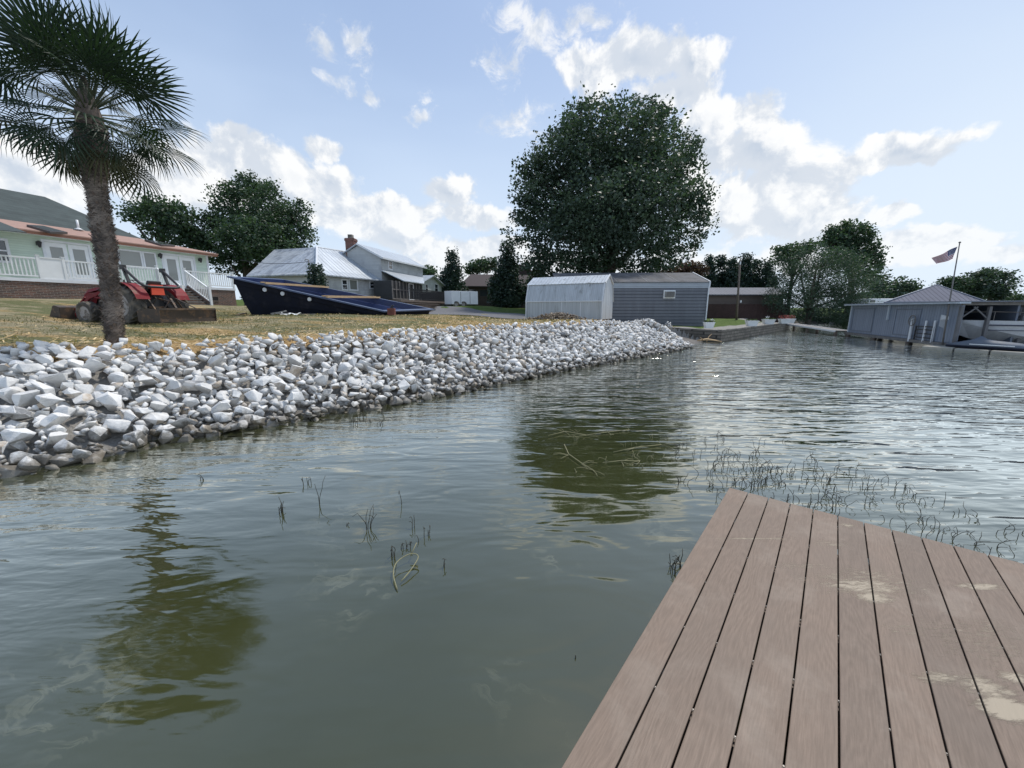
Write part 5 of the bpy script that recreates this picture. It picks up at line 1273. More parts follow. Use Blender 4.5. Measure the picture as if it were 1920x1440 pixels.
# stars: small raised white diamonds on the canton, both sides
for a in range(5):
    for b in range(6):
        f, g = (.6+b*1.55)/NX, (.6+a*1.3)/NY; p = (fa_.lerp(fc, f)).lerp(fb2.lerp(fd2, f), g) + Vector((.01*math.sin(f*9), .05*math.sin(f*8+g*1.5), .012*math.sin(f*7+g)))
        for sg in (-.008, .008): q = p+Vector((0, sg, 0)); mb.poly([q+Vector((.016,0,0)), q+Vector((0,0,.016)), q-Vector((.016,0,0)), q-Vector((0,0,.016))], 1)
fo = mb.build('flag', [mr, mw, mbl], flagp, fixn=False)
# gangway from lawn to boathouse
g1 = Vector((BE.x-.3, BE.y-.5, .52)); g2 = Vector((wA.x-.2, wA.y+.2, .34)); gd = (g2-g1).normalized(); gn = Vector((-gd.y, gd.x, 0))
gw = thing('gangway', (g1+g2)/2-Vector((0,0,.4)), 'narrow white edged gangway from the stone wall to the boathouse', 'gangway')
mb = MB(); mb.bar(g1, g2, .9, .06); mb.build('walkway', M['greywood'], gw)
mb = MB(); mb.bar(g1+gn*.48+Vector((0,0,-.02)), g2+gn*.48+Vector((0,0,-.02)), .05, .12); mb.bar(g1-gn*.48+Vector((0,0,-.02)), g2-gn*.48+Vector((0,0,-.02)), .05, .12); mb.build('edge_rail', M['trimwhite'], gw)
for f in (.02, .5, .98):
    q = g1.lerp(g2, f)
    for s in (-.35, .35): r_ = q+gn*s; mb = MB(); mb.tube([(r_.x, r_.y, -1), (r_.x, r_.y, q.z-.04)], .1, 8); mb.build('pile', M['oldwood'], gw)
# white boat top glimpsed behind the boathouse
p_ = at(*Z6(375, 775), 44); q_ = at(*Z6(522, 745), 44)
cv = thing('white_trailer', ((p_.x+q_.x)/2, 44, gz(p_.x, 44)), 'top of a white camper seen over the boathouse roof', 'camper'); W_ = q_.x-p_.x
mb = MB(); mb.box(((p_.x+q_.x)/2+.8, 45.2, q_.z-1.2), (W_+1.6, 2.3, 2.4)); mb.build('body', M['white'], cv, bevel=.1)
mb = MB(); mb.box((p_.x+.35, 43.99, q_.z-.28), (.5, .06, .25)); mb.build('window', M['glass'], cv)
mb = MB(); [mb.lathe([(.33,-.1),(.33,.1)], (p_.x+1.2+i*.8, 44.1, q_.z-2.5), 'y', 14) for i in range(2)]; mb.build('wheel', M['rubber'], cv)
# driveway of old asphalt crossing behind the pool shell
M['asphalt'] = mat('grey_asphalt', (.13,.13,.135), .9, var=.15, vscale=1.5, bump=.005, bscale=40)
dl = [at(690, 583, 30), at(880, 585.5, 28.5), at(985, 592, 26.8)]; dr = [at(690, 577, 37), at(880, 579.5, 36), at(985, 584, 33.5)]
rows = []
for i in range(25):
    f = i/24; a = dl[0].lerp(dl[1], f*2) if f < .5 else dl[1].lerp(dl[2], f*2-1); b = dr[0].lerp(dr[1], f*2) if f < .5 else dr[1].lerp(dr[2], f*2-1)
    rows.append([a.lerp(b, j/8) for j in range(9)])
A_ = np.array([[p.x, p.y] for r_ in rows for p in r_]); Zr = height(A_[:,0], A_[:,1])[0] + .03
idx = np.arange(25*9).reshape(25, 9)
dw = np_mesh('driveway', np.column_stack([A_, Zr]), np.stack([idx[:-1,:-1], idx[:-1,1:], idx[1:,1:], idx[1:,:-1]], -1).reshape(-1, 4), M['asphalt'], smooth=True); dw['kind'] = 'structure'
# ================================================================== trees
def crown_mesh(name, blobs, n, size, m, parent, dens=.75, seed=0, droop=0, clump=46, aspect=.7):
    r = np.random.default_rng(seed)
    vol = np.array([b[3]*b[4]*b[5] for b in blobs])**.8; vol = vol/vol.sum(); C, S = [], []
    for b, w in zip(blobs, vol):
        k = max(6, int(n*w/clump)); d = r.normal(size=(k, 3)); d /= np.linalg.norm(d, axis=1)[:, None]
        rad = np.where(r.random(k) < dens, r.uniform(.72, .97, k), r.uniform(.25, .8, k))
        rad = rad * (1 + .10*np.sin(d[:,0]*5+seed) * np.sin(d[:,2]*6+d[:,1]*4))
        C.append(np.array(b[:3]) + d*rad[:, None]*np.array(b[3:6])); S.append(np.full(k, (b[3]*b[4]*b[5])**(1/3)))
    C = np.concatenate(C); S = np.concatenate(S)
    cs = np.clip(S*.17, size*1.6, size*5.0)*r.uniform(.6, 1.3, len(S))
    P = np.repeat(C, clump, 0) + np.clip(r.normal(size=(len(C)*clump, 3)), -1.35, 1.35)*np.repeat(cs, clump)[:, None]*np.array([1, 1, .72]); N = len(P)
    if droop: P[:, 2] -= np.abs(r.normal(size=N))*droop
    a = r.normal(size=(N, 3)); a[:, 2] = a[:, 2]*.6 - droop*.8; a /= np.linalg.norm(a, axis=1)[:, None]
    b = np.cross(a, r.normal(size=(N, 3))); b /= np.linalg.norm(b, axis=1)[:, None]
    L = size*r.uniform(.6, 1.35, N)[:, None]; a *= L*.5; b *= L*.5*aspect
    V = np.stack([P-a, P-b, P+a, P+b], 1).reshape(-1, 3)
    return np_mesh(name, V, np.arange(N*4).reshape(-1, 4), m, parent)
def bl(Y, *pp):                          # (px, py, rx, ry[, dY]) -> ellipsoids
    out = []
    for p in pp:
        px, py, rx, ry = p[:4]; y = Y + (p[4] if len(p) > 4 else 0); c = at(px, py, y); a = at(px+rx, py, y); b = at(px, py-ry, y)
        out.append((c.x, c.y, c.z, abs(a.x-c.x), abs(a.x-c.x)*.9, abs(b.z-c.z)))
    return out
def tree(label, px, Y, blobs, n, size, m, tr=.3, seed=1, group=None, limbs=7, kind='tree', name='tree', dens=.75, **kw):
    x = at(px, 580, Y).x; g = gz(x, Y)
    t = thing(name, (x, Y, g), label, kind, group)
    r = random.Random(seed); zs = [b[2]-b[5] for b in blobs]; zt = max(b[2] for b in blobs); zb = max(min(zs), g+.3)
    mb = MB(); pts = [Vector((x, Y, g-.2)), Vector((x+r.uniform(-.1,.1), Y, g+(zb-g)*.6)), Vector((x+r.uniform(-.2,.2)*tr*3, Y, zb+(zt-zb)*.35)), Vector((x, Y, zb+(zt-zb)*.9))]
    mb.tube(pts, [tr*1.35, tr, tr*.65, tr*.15], 9)
    for i in range(limbs):
        b = blobs[i % len(blobs)]; s = pts[1].lerp(pts[3], r.uniform(.0, .5)); a = r.uniform(0, 6.28)
        e = Vector((b[0]+math.cos(a)*b[3]*.7, b[1]+math.sin(a)*b[4]*.6, b[2]+r.uniform(-.3, .5)*b[5])); mid = s.lerp(e, .5)+Vector((0, 0, -.05*(e-s).length)); 
        mb.tube([s, mid, e], [tr*.45, tr*.28, tr*.06], 6)
        for _ in range(3): a = r.uniform(0, 6.28); q = mid.lerp(e, r.uniform(.1, .9)); mb.tube([q, q+Vector((math.cos(a)*b[3]*.35, math.sin(a)*b[4]*.3, b[5]*r.uniform(.0, .35)))], [tr*.14, tr*.03], 5)
    mb.build('trunk', M['bark'], t, smooth=True, fixn=False)
    crown_mesh('crown', blobs, n, size, m, t, seed=seed, dens=dens, **kw)
    return t
M['leaf_oak'] = leaf_mat('big_tree_leaves', (.028,.048,.038), (.080,.118,.078), .25, .35)
M['leaf_b'] = leaf_mat('maple_leaves', (.028,.052,.036), (.076,.118,.066), .28, .5)
M['leaf_w'] = leaf_mat('willow_leaves', (.036,.062,.046), (.086,.130,.088), .28, .5)
M['leaf_c'] = leaf_mat('conifer_needles', (.018,.036,.030), (.050,.080,.058), .15, .8)
# the big tree in the middle
big = bl(42, (1120,350,130,120), (1150,268,115,70), (1075,285,75,55,-2), (1028,345,66,72,-2), (1002,420,54,58,-1), (1080,450,95,55,-3), (1180,450,90,55), (1245,300,66,62,1),
         (1288,345,48,62,2), (1278,420,56,62,2), (1235,235,38,38,1), (1190,215,42,28), (1110,215,46,26), (1290,395,34,50,2), (1000,330,36,34), (1250,478,48,26,2), (1150,400,120,80,-4), (1060,497,85,26,-1), (1150,505,90,18,0), (1255,495,40,14,1), (985,395,26,30), (1205,340,90,80,-3))
tree('huge round dark green tree behind the sheds in the middle', 1140, 42, big, 80000, .29, M['leaf_oak'], tr=.7, seed=3, limbs=16, dens=.8)
# left pair
tree('tall dark leafy tree between the green house and the farmhouse', 470, 46, bl(46, (480,400,70,55), (475,355,48,30), (435,430,45,38), (530,430,52,40), (560,400,24,26), (430,480,45,36), (520,475,62,32), (480,450,70,45,-3), (405,420,22,24)), 34000, .27, M['leaf_b'], tr=.45, seed=5, limbs=10)
tree('open airy tree behind the roof of the green house', 320, 44, bl(44, (300,395,42,26), (345,410,36,28), (262,408,30,16), (320,430,50,24), (370,440,26,26), (280,385,30,16), (350,450,40,20), (248,392,18,8), (380,462,24,26)), 6800, .33, M['leaf_b'], tr=.32, seed=6, limbs=14, dens=.5, clump=22)
tree('small far tree seen just above the farmhouse wing', 806, 75, bl(75, (806,510,15,9), (796,514,10,6)), 1200, .5, M['leaf_b'], tr=.2, seed=7, limbs=3)
def conifer(label, px, Y, top, base, w, seed, n=9000, size=.28, group=None, m=None, sl=8, name='conifer', pw=.85):
    b = []
    for i in range(sl):
        f = (i+.5)/sl; y = top + (base-top)*f; rw = w*(min(1, (f*1.25))**pw)*(1 if f < .85 else .9); b.append((px, y, max(rw, 2), (base-top)/sl*.85))
    return tree(label, px, Y, bl(Y, *b), n, size, m or M['leaf_c'], tr=.16, seed=seed, limbs=5, kind='conifer', name=name, group=group, dens=.85)
conifer('small conical conifer between the farmhouse and the brown house', 847, 52, 470, 562, 26, 11)
conifer('larger broad conifer in front of the brown house', 950, 45, 457, 570, 33, 12, 13000)
conifer('low bushy conifer behind the dark blue pool shell against the farmhouse', 592, 27.5, 500, 560, 19, 13, 6000, .16)
conifer('dim bushy conifer touching the left foot of the big tree', 1010, 47, 500, 566, 34, 14, 8000, m=M['leaf_oak'])
tree('scrubby bare topped bush behind the brown house roof', 895, 70, bl(70, (905,500,30,10), (880,506,18,7), (925,496,14,8)), 2500, .4, M['leaf_b'], tr=.15, seed=8, limbs=9, dens=.4)
tree('reddish leaved small tree beyond the grey building roof', 1288, 60, bl(60, (1290,508,28,12), (1262,512,20,9), (1310,505,12,9)), 3500, .35, leaf_mat('reddish_leaves', (.05,.03,.025), (.12,.07,.05), .25, .6), tr=.15, seed=9, limbs=4)
# row of tall pines beyond the brown building
pins = ((1308,498,12),(1331,483,17),(1351,482,17),(1373,486,15),(1399,481,20),(1416,491,17),(1438,493,20),(1385,496,13))
plab = ('shortest pine at the left end of the row', 'second pine from the left of the row', 'narrow pointed pine left of the wooden pole', 'open thin pine just left of the pole top', 'fullest pine right behind the pole top',
        'pine third from the right end of the row', 'wide ragged pine at the right end of the row', 'small low pine behind the pole')
for i, (px, ty, w) in enumerate(pins): conifer(plab[i]+' beyond the brown building', px, 70+i % 3, ty, 556, w*.92, 20+i, 4200, .36, 'row of pines beyond the brown building', name='pine', pw=.8)
# willowy mass on the right
tree('wide drooping willow like tree over the brown fence', 1520, 47, bl(47, (1520,520,60,48), (1480,500,30,36), (1570,515,55,50), (1500,565,62,30), (1570,560,60,34), (1610,530,34,40), (1465,545,25,30), (1540,480,55,22), (1590,590,40,14)), 36000, .25, M['leaf_w'], tr=.35, seed=31, limbs=8, droop=.35, aspect=.3)
tree('sparse tree with bare twigs at the left shoulder of the willow', 1478, 49, bl(49, (1480,478,26,18), (1462,470,12,12), (1505,470,20,12), (1520,462,16,9)), 2600, .3, M['leaf_b'], tr=.2, seed=32, limbs=14, dens=.4, clump=16)
tree('round topped tree rising above the willow', 1590, 54, bl(54, (1592,445,38,26), (1560,455,22,18), (1600,475,45,30), (1625,500,28,35), (1640,530,18,35), (1580,430,22,12)), 12000, .33, M['leaf_b'], tr=.35, seed=33, limbs=8)
tree('low spreading tree behind the left end of the boathouse', 1680, 52, bl(52, (1672,540,38,20), (1650,552,30,20), (1700,545,24,13), (1620,565,40,22), (1690,560,40,14)), 7000, .3, M['leaf_w'], tr=.22, seed=34, limbs=10, dens=.5)
tree('small flat topped tree just left of the flagpole', 1785, 60, bl(60, (1788,528,22,6), (1775,532,14,5), (1800,536,14,5), (1786,540,18,5)), 2600, .3, M['leaf_b'], tr=.16, seed=35, limbs=7, dens=.5)
tree('round dark tree behind the right side of the boathouse roof', 1850, 60, bl(60, (1848,535,40,22), (1858,517,26,10), (1875,550,22,16), (1828,548,22,14)), 8000, .32, M['leaf_oak'], tr=.3, seed=36, limbs=6)
tree('scraggly bare bush behind the right edge of the boathouse', 1908, 62, bl(62, (1908,556,12,5), (1900,560,14,4)), 500, .25, M['leaf_b'], tr=.12, seed=37, limbs=16, dens=.4)
tree('dark bushy growth on the far bank below the willow', 1520, 52, bl(52, (1500,592,34,10), (1545,596,40,9), (1580,600,30,8)), 6000, .22, M['leaf_w'], tr=.1, seed=38, limbs=4, kind='bush', name='bush')
far = []
for i, px in enumerate((1330, 1700, 1745, 1790, 1830, 1880, 1930, 1990)):
    far += bl(90, (px, 571-(i*7 % 4), 34, 9+(i*5 % 4)))
fw = crown_mesh('far_wood', far, 9000, .6, M['leaf_b'], None, seed=50); tag(fw, 'hazy low line of far woods beyond the water', 'woods', kind='stuff')
far = []
for i, px in enumerate(range(-200, 1100, 60)): far += bl(110, (px, 574-(i*7 % 5), 40, 8+(i*5 % 5)))
fw = crown_mesh('far_wood', far, 9000, .8, M['leaf_b'], None, seed=51); tag(fw, 'low line of woods behind the houses', 'woods', kind='stuff')

# ---------------------------------------------------------------- the palm
pb = at(216, 648, 7.05); pgz = gz(pb.x, pb.y); pt_ = at(170, 236, 7.25)
palm = thing('palm_tree', (pb.x, pb.y, pgz), 'fan palm with shaggy fibrous trunk standing above the rock bank', 'palm')
axis = [Vector((pb.x, pb.y, pgz-.1)), Vector((at(209,560,7.08))), Vector((at(200,480,7.12))), Vector((at(188,400,7.18))), Vector((at(176,320,7.22))), Vector(pt_)]
def axp(f):
    f = min(max(f, 0), 1)*(len(axis)-1); i = min(int(f), len(axis)-2); return axis[i].lerp(axis[i+1], f-i)
def axr(f): return .100 + .040*f + .07*max(0, f-.72)/.28 + .008*math.sin(f*17)
mb = MB(); tp_ = Vector(pt_); mb.tube([tp_-Vector((0,0,.05)), tp_+Vector((0,0,.18)), tp_+Vector((.01,0,.42)), tp_+Vector((.02,.01,.75))], [.19, .17, .11, .03], 12); N_ = 60; mb.tube([axp(i/N_) for i in range(N_+1)], [axr(i/N_)*.93*(1+.05*math.sin(i*2.4)) for i in range(N_+1)], 18)
M['fibre'] = mat('palm_fibre', (.105,.082,.068), .95, var=.45, vscale=7, second=(.20,.165,.135), mask=(.52,.66,9), bump=.02, bscale=25, aniso=(1,1,.5))
# shaggy fibres and old leaf bases wrapping the trunk
rp_ = np.random.default_rng(4); n = 15000; f = rp_.random(n)**.95; a = rp_.uniform(0, 2*math.pi, n)
AX = np.array([axp(v)[:] for v in f]); RR = np.array([axr(v) for v in f])
rad = np.stack([np.cos(a), np.sin(a), a*0], 1); tan = np.stack([-np.sin(a), np.cos(a), a*0], 1); up = np.array([0, 0, 1.])
P0 = AX + rad*(RR*rp_.uniform(.86, 1.02, n))[:, None]
dirv = tan*(rp_.choice([-1, 1], n)*rp_.uniform(.5, 1.5, n))[:, None] + up*rp_.uniform(-.75, .6, n)[:, None] + rad*rp_.uniform(.0, .42, n)[:, None]
dirv /= np.linalg.norm(dirv, axis=1)[:, None]; L = rp_.uniform(.05, .17, n)[:, None]*(1-.3*rp_.random((n,1))); wv = np.cross(dirv, rad); wv /= np.linalg.norm(wv, axis=1)[:, None]; w = rp_.uniform(.0015, .0075, n)[:, None]
cur = -rad*.25*L + up*(-.25)*L
V = np.stack([P0-wv*w, P0+wv*w, P0+dirv*L*.6+wv*w*.8, P0+dirv*L+cur, P0+dirv*L*.6-wv*w*.8], 1).reshape(-1, 3)
M['fibre2'] = leaf_mat('loose_palm_fibre', (.04,.031,.026), (.30,.25,.21), .03, 4)
np_mesh('fibre_wrap', V, np.arange(n*5).reshape(-1, 5), M['fibre2'], palm)
rr = random.Random(8)
for i in range(230):
    f = rr.random(); a = i*2.399; c = axp(f); R_ = axr(f); d = Vector((math.cos(a), math.sin(a), 0)); t_ = Vector((-math.sin(a), math.cos(a), 0))
    b0 = c + d*R_*.85; b1 = c + d*(R_+.05) + Vector((0, 0, .09)) + t_*rr.uniform(-.03, .03); w = rr.uniform(.018, .034); th = .012
    mb.hexa([b0-t_*w, b0+t_*w, b0+t_*w+Vector((0,0,-th)), b0-t_*w+Vector((0,0,-th))], [b1-t_*w*.35, b1+t_*w*.35, b1+t_*w*.35+d*th, b1-t_*w*.35+d*th])
mb.build('trunk', M['fibre'], palm, fixn=False)
M['palmleaf'] = leaf_mat('palm_leaf', (.012,.026,.016), (.030,.055,.028), .18, 1.5)
M['palmdry'] = leaf_mat('ageing_palm_leaf', (.030,.040,.018), (.085,.085,.040), .22, 1.5)
def fan(seed, Lp, Lb, nseg, droop, m, spread=R(150)):
    r = random.Random(seed); mb = MB()
    mb.tube([(0, 0, 0), (0, Lp*.5, .02), (0, Lp, 0)], [.014, .009, .006], 5, 1)
    hub = Vector((0, Lp, 0))
    for i in range(nseg):
        g = (i-(nseg-1)/2)/((nseg-1)/2); th = g*spread; L = Lb*(1-.30*abs(g)**2)*r.uniform(.93, 1.04)
        d = Vector((math.sin(th), math.cos(th), 0)); s = Vector((math.cos(th), -math.sin(th), 0)); K = 7; prev = None
        fuse = .50
        for k in range(K+1):
            t = k/K; dr = droop*(max(0, t-.25)**1.8)*r.uniform(.9, 1.1)*L
            c = hub + d*(L*t*(1-.10*droop*t)) + Vector((0, 0, .10*L*math.sin(t*2.2)*(1-abs(g)*.5) - dr))
            full = L*t*math.sin(spread/(nseg-1))*1.06
            w = full if t <= fuse else L*fuse*math.sin(spread/(nseg-1))*1.06*(1-((t-fuse)/(1-fuse))**1.8)
            w = max(w*.5, .0008); fold = Vector((0, 0, w*.55))
            row = [c-s*w, c+fold, c+s*w]
            if prev:
                b = len(mb.v); mb.v += [tuple(p) for p in prev+row]; mb.f += [(b, b+1, b+4, b+3), (b+1, b+2, b+5, b+4)]; mb.mi += [0, 0]
            prev = row
    o = mb.build('frond', [m, M['palmpet']], palm, world=False, fixn=False); return o
M['palmpet'] = mat('palm_petiole', (.045,.06,.025), .6, var=.2)
protos = [fan(1, .60, .78, 27, .22, M['palmleaf'], R(118)), fan(2, .80, .70, 26, .45, M['palmleaf'], R(125)), fan(3, .74, .66, 24, .85, M['palmleaf'], R(120)), fan(4, .62, .60, 22, 1.2, M['palmdry'], R(110))]
hubw = Vector(pt_) - Vector((pb.x, pb.y, pgz))
fr = []
K = 0
for (cnt, e0, e1, pr, sc) in ((10, 55, 85, 0, 1.15), (15, 28, 60, 0, 1.12), (16, 2, 32, 1, 1.05), (15, -25, 5, 1, 1.0), (13, -50, -20, 2, .98), (9, -68, -42, 3, .9)):
    for i in range(cnt):
        az = 2*math.pi*(i+rr.uniform(-.28, .28))/cnt + K*.7; el = R(rr.uniform(e0, e1))
        o = protos[pr]
        if o.get('used'): o = o.copy(); COL.objects.link(o); o.parent = palm
        o['used'] = 1
        drop = .30*(1-(math.degrees(el)+70)/155)*2.0
        d = Vector((math.cos(az)*math.cos(el), math.sin(az)*math.cos(el), math.sin(el)))
        side = Vector((-math.sin(az), math.cos(az), 0)); upn = side.cross(d)*-1
        upn = d.cross(side)*-1 if upn.z < 0 else upn
        rl = rr.uniform(-.8, .8); s2 = side*math.cos(rl)+upn*math.sin(rl); u2 = s2.cross(d)
        if u2.z < 0 and math.degrees(el) < 60: s2, u2 = -s2, -u2
        Mx = Matrix((s2, d, u2)).transposed()
        if Mx.determinant() < 0: Mx = Matrix((-s2, d, u2)).transposed()
        o.location = hubw + Vector((math.cos(az)*.10, math.sin(az)*.10, -drop*.95 + .46)); o.rotation_euler = Mx.to_euler(); k = sc*rr.uniform(.76, 1.1); o.scale = (k, k, k)
    K += 1
for o in palm.children:
    if 'used' in o: del o['used']

# ---------------------------------------------------------------- tractor (local frame: x forward, y to its left, z up)
ra_ = at(243, 609, 11.3); th_ = R(90+78); TG = gz(ra_.x, ra_.y); TG = at(243, 609, 11.3).z
trac = thing('tractor', (ra_.x, ra_.y, TG), 'small red tractor with folded black roll bar parked behind the palm', 'tractor', rz=th_)
# near wheels at y=+0, far at y=-1.25
def T(mb, name, m, par=trac, **kw): return mb.build(name, m, par, world=False, **kw)
def tyre(x, y, r, w, lug, name='wheel', nl=20):
    hub = Vector((x, y, r)); mb = MB()
    mb.lathe([(r*.58,-w*.42),(r*.78,-w*.50),(r*.93,-w*.48),(r*.965,-w*.35),(r*.97,0),(r*.965,w*.35),(r*.93,w*.48),(r*.78,w*.50),(r*.58,w*.42),(r*.56,0)], hub, 'y', 36)
    for k in range(nl):
        for sg in (-1, 1):
            a = 2*math.pi*(k+.5*(sg > 0))/nl; pts = []
            for j, (dy, da) in enumerate(((.03, 0), (.26, .10), (.47, .24))):
                aa = a+da; rr0 = r*(.955 if j < 2 else .93); c = hub + Vector((math.cos(aa)*rr0, sg*dy*w, math.sin(aa)*rr0)); n = Vector((math.cos(aa), 0, math.sin(aa))); tt = Vector((-math.sin(aa), 0, math.cos(aa)))*lug
                pts.append((c-tt, c+tt, c+tt*.7+n*r*.055, c-tt*.7+n*r*.055))
            for j in range(2): mb.hexa(pts[j], pts[j+1])
            c0, c1 = pts[2][3], pts[2][2]; lo = hub+Vector((math.cos(a+.30)*r*.82, sg*w*.495, math.sin(a+.30)*r*.82))
            mb.poly([pts[2][0], pts[2][1], lo])
    wo = T(mb, name, M['rubber'], smooth=False)
    mb = MB(); mb.lathe([(r*.60,w*.40),(r*.57,w*.43),(r*.54,w*.32),(r*.50,w*.10),(r*.30,w*.06),(r*.26,w*.18),(r*.12,w*.20),(r*.11,w*.30)], hub, 'y', 30)
    mb.lathe([(r*.60,-w*.40),(r*.57,-w*.43),(r*.54,-w*.32),(r*.50,-w*.10),(r*.28,-w*.06),(r*.12,-w*.12)], hub, 'y', 30)
    for k in range(6): a = k*math.pi/3; mb.lathe([(.018, .19*w+.0),(.018,.19*w+.03)], hub+Vector((math.cos(a)*r*.19, 0, math.sin(a)*r*.19)), 'y', 6)
    T(mb, 'rim', M['rim'], wo, smooth=False); return wo
tyre(0, 0, .56, .36, .034, nl=18); tyre(0, -1.20, .56, .36, .034, nl=18); tyre(1.62, -.08, .335, .24, .024, nl=16); tyre(1.62, -1.10, .335, .24, .024, nl=16)
cy = -.60
# hood, side panels, grille
mb = MB(); prof = [(.62, 1.10), (1.0, 1.15), (1.5, 1.13), (1.95, 1.05), (2.12, .93), (2.16, .75)]
Vv = []
for x, z in prof:
    for y, dz in ((-.27, -.12), (-.22, -.02), (-.10, .0), (.10, .0), (.22, -.02), (.27, -.12)): Vv.append((x, cy+y, z+dz))
Ff = [(i*6+j, (i+1)*6+j, (i+1)*6+j+1, i*6+j+1) for i in range(5) for j in range(5)]
mb.add(Vv, Ff); mb.add([(2.16,cy-.27,.63),(2.16,cy+.27,.63),(2.14,cy+.27,.48),(2.14,cy-.27,.48)], [(0,1,2,3)])
for sg in (-1, 1): y = cy+sg*.265; mb.slab([(.62,y,.98),(1.95,y,.93),(2.13,y,.80),(2.16,y,.48),(1.75,y,.50),(1.55,y,.80),(.62,y,.82)], Vector((0, -sg*.015, 0)))
T(mb, 'hood', M['red'])
mb = MB(); mb.box((2.165, cy, .70), (.03, .44, .36)); go = T(mb, 'grille', M['black'])
for sg in (-1, 1): mb = MB(); mb.lathe([(.06,0),(.07,.02),(.04,.035)], (2.17, cy+sg*.15, .80), 'x', 12); T(mb, 'headlight', M['glass'], go)
mb = MB(); mb.box((1.25, cy, .68), (1.1, .36, .34)); mb.box((.35, cy, .62), (1.0, .34, .34)); mb.box((-.05, cy, .60), (.4, .5, .42)); mb.tube([(0, cy-.5, .56), (0, cy+.5, .56)], .10, 12); mb.tube([(1.62, cy-.45, .33), (1.62, cy+.45, .33)], .05, 8)
mb.tube([(1.0, cy+.2, .80), (1.3, cy+.24, .78), (1.6, cy+.2, .7)], .03, 6); mb.box((1.1, cy+.22, .62), (.3, .1, .2)); mb.box((1.5, cy+.2, .55), (.25, .12, .12)); T(mb, 'engine', M['black'])
mb = MB(); mb.tube([(1.3, cy-.24, .95), (1.3, cy-.33, 1.0), (1.3, cy-.33, 1.35)], .025, 8); T(mb, 'exhaust', M['iron'])
# fenders, floor, seat, dash
for yy, sg in ((.02, 1), (-1.22, -1)):
    mb = MB(); K = 12; Vv = []
    for i in range(K+1):
        a = R(165) - R(148)*i/K; rr0 = .66
        x, z = math.cos(a)*rr0, .56+math.sin(a)*rr0*.98
        for y in (yy+sg*.12, yy-sg*.24): Vv.append((x, y, z))
        Vv.append((x, yy-sg*.24, z-.14 if 0 < i < K else z-.02))
    Ff = [(i*3+j, (i+1)*3+j, (i+1)*3+j+1, i*3+j+1) for i in range(K) for j in range(2)]; mb.add(Vv, Ff); T(mb, 'fender', M['red'])
mb = MB(); mb.box((.45, cy, .62), (.5, .8, .03)); T(mb, 'footboard', M['black'])
mb = MB(); mb.hexa([(.56,cy-.20,.78),(.70,cy-.20,.78),(.70,cy+.20,.78),(.56,cy+.20,.78)], [(.50,cy-.17,1.16),(.66,cy-.17,1.14),(.66,cy+.17,1.14),(.50,cy+.17,1.16)]); T(mb, 'dashboard', M['black'])
mb = MB(); c = Vector((.36, cy, 1.22)); rr0 = .19; ax1 = Vector((.80, 0, .60)).normalized(); ax1 = Vector((.85, 0, .45)).normalized()
mb.tube([c + ax1*math.cos(2*math.pi*i/20)*rr0 + Vector((0, 1, 0))*math.sin(2*math.pi*i/20)*rr0 for i in range(21)], .014, 6)
mb.tube([c, (.54, cy, 1.06)], .02, 6); [mb.tube([c, c+ax1*math.cos(a)*rr0+Vector((0,1,0))*math.sin(a)*rr0], .01, 5) for a in (0, 2.1, 4.2)]; T(mb, 'steering_wheel', M['black'], smooth=True)
mb = MB(); mb.hexa([(-.20,cy-.22,.86),(.22,cy-.22,.86),(.22,cy+.22,.86),(-.20,cy+.22,.86)], [(-.22,cy-.24,.98),(.24,cy-.22,.96),(.24,cy+.22,.96),(-.22,cy+.24,.98)])
mb.hexa([(-.30,cy-.22,.96),(-.18,cy-.22,.96),(-.18,cy+.22,.96),(-.30,cy+.22,.96)], [(-.38,cy-.18,1.26),(-.30,cy-.18,1.28),(-.30,cy+.18,1.28),(-.38,cy+.18,1.26)]); T(mb, 'seat', M['black'], bevel=.03)
# roll bar folded down towards the back
mb = MB(); ys = (cy+.52, cy-.52)
pts = []
hx, hz = -.02, 1.62
for y in ys: mb.bar((-.22, y, .72), (-.16, y, 1.20), .07, .05); mb.bar((-.16, y, 1.20), (hx, y, hz), .07, .05); mb.box((hx, y, hz), (.12, .10, .12))
a_, b_ = Vector((hx, ys[0], hz)), Vector((hx, ys[1], hz)); bx, bz = -.62, 1.10
mb.tube([a_, Vector((bx+.08, ys[0], bz+.07)), Vector((bx, ys[0]-.05, bz)), Vector((bx-.02, ys[0]-.18, bz-.02)), Vector((bx-.02, ys[1]+.18, bz-.02)), Vector((bx, ys[1]+.05, bz)), Vector((bx+.08, ys[1], bz+.07)), b_], .036, 10)
T(mb, 'roll_bar', M['black'], smooth=False)
mb = MB(); mb.hexa([(-.46,cy-.16,.86),(-.42,cy-.16,.86),(-.42,cy+.20,.86),(-.46,cy+.20,.86)], [(-.47,cy-.14,1.06),(-.43,cy-.14,1.06),(-.43,cy+.18,1.06),(-.47,cy+.18,1.06)]); mb.tube([(-.44, cy-.02, 1.06), (-.44, cy-.02, 1.12)], .02, 8); mb.box((-.40, cy+.02, 1.10), (.10, .34, .10)); T(mb, 'warning_sign', M['orange'])
mb = MB(); mb.box((.30, .02, 1.20), (.10, .05, .05)); T(mb, 'turn_signal', M['orange'])
# hitch
mb = MB()
for y in (cy+.30, cy-.30): mb.bar((-.10, y, .40), (-1.0, y*.98, .28), .05, .03); mb.bar((-.35, y, .85), (-.7, y, .32), .035); mb.bar((-.15, cy, .95), (-.35, y, .85), .04)
mb.bar((-.2, cy, .80), (-1.0, cy, .62), .04); mb.bar((-.25, cy-.2, .5), (-.25, cy+.2, .5), .06); mb.tube([(-.3, cy+.1, .9), (-.5, cy+.12, .75), (-.4, cy+.2, .55)], .014, 6); T(mb, 'hitch', M['iron'])
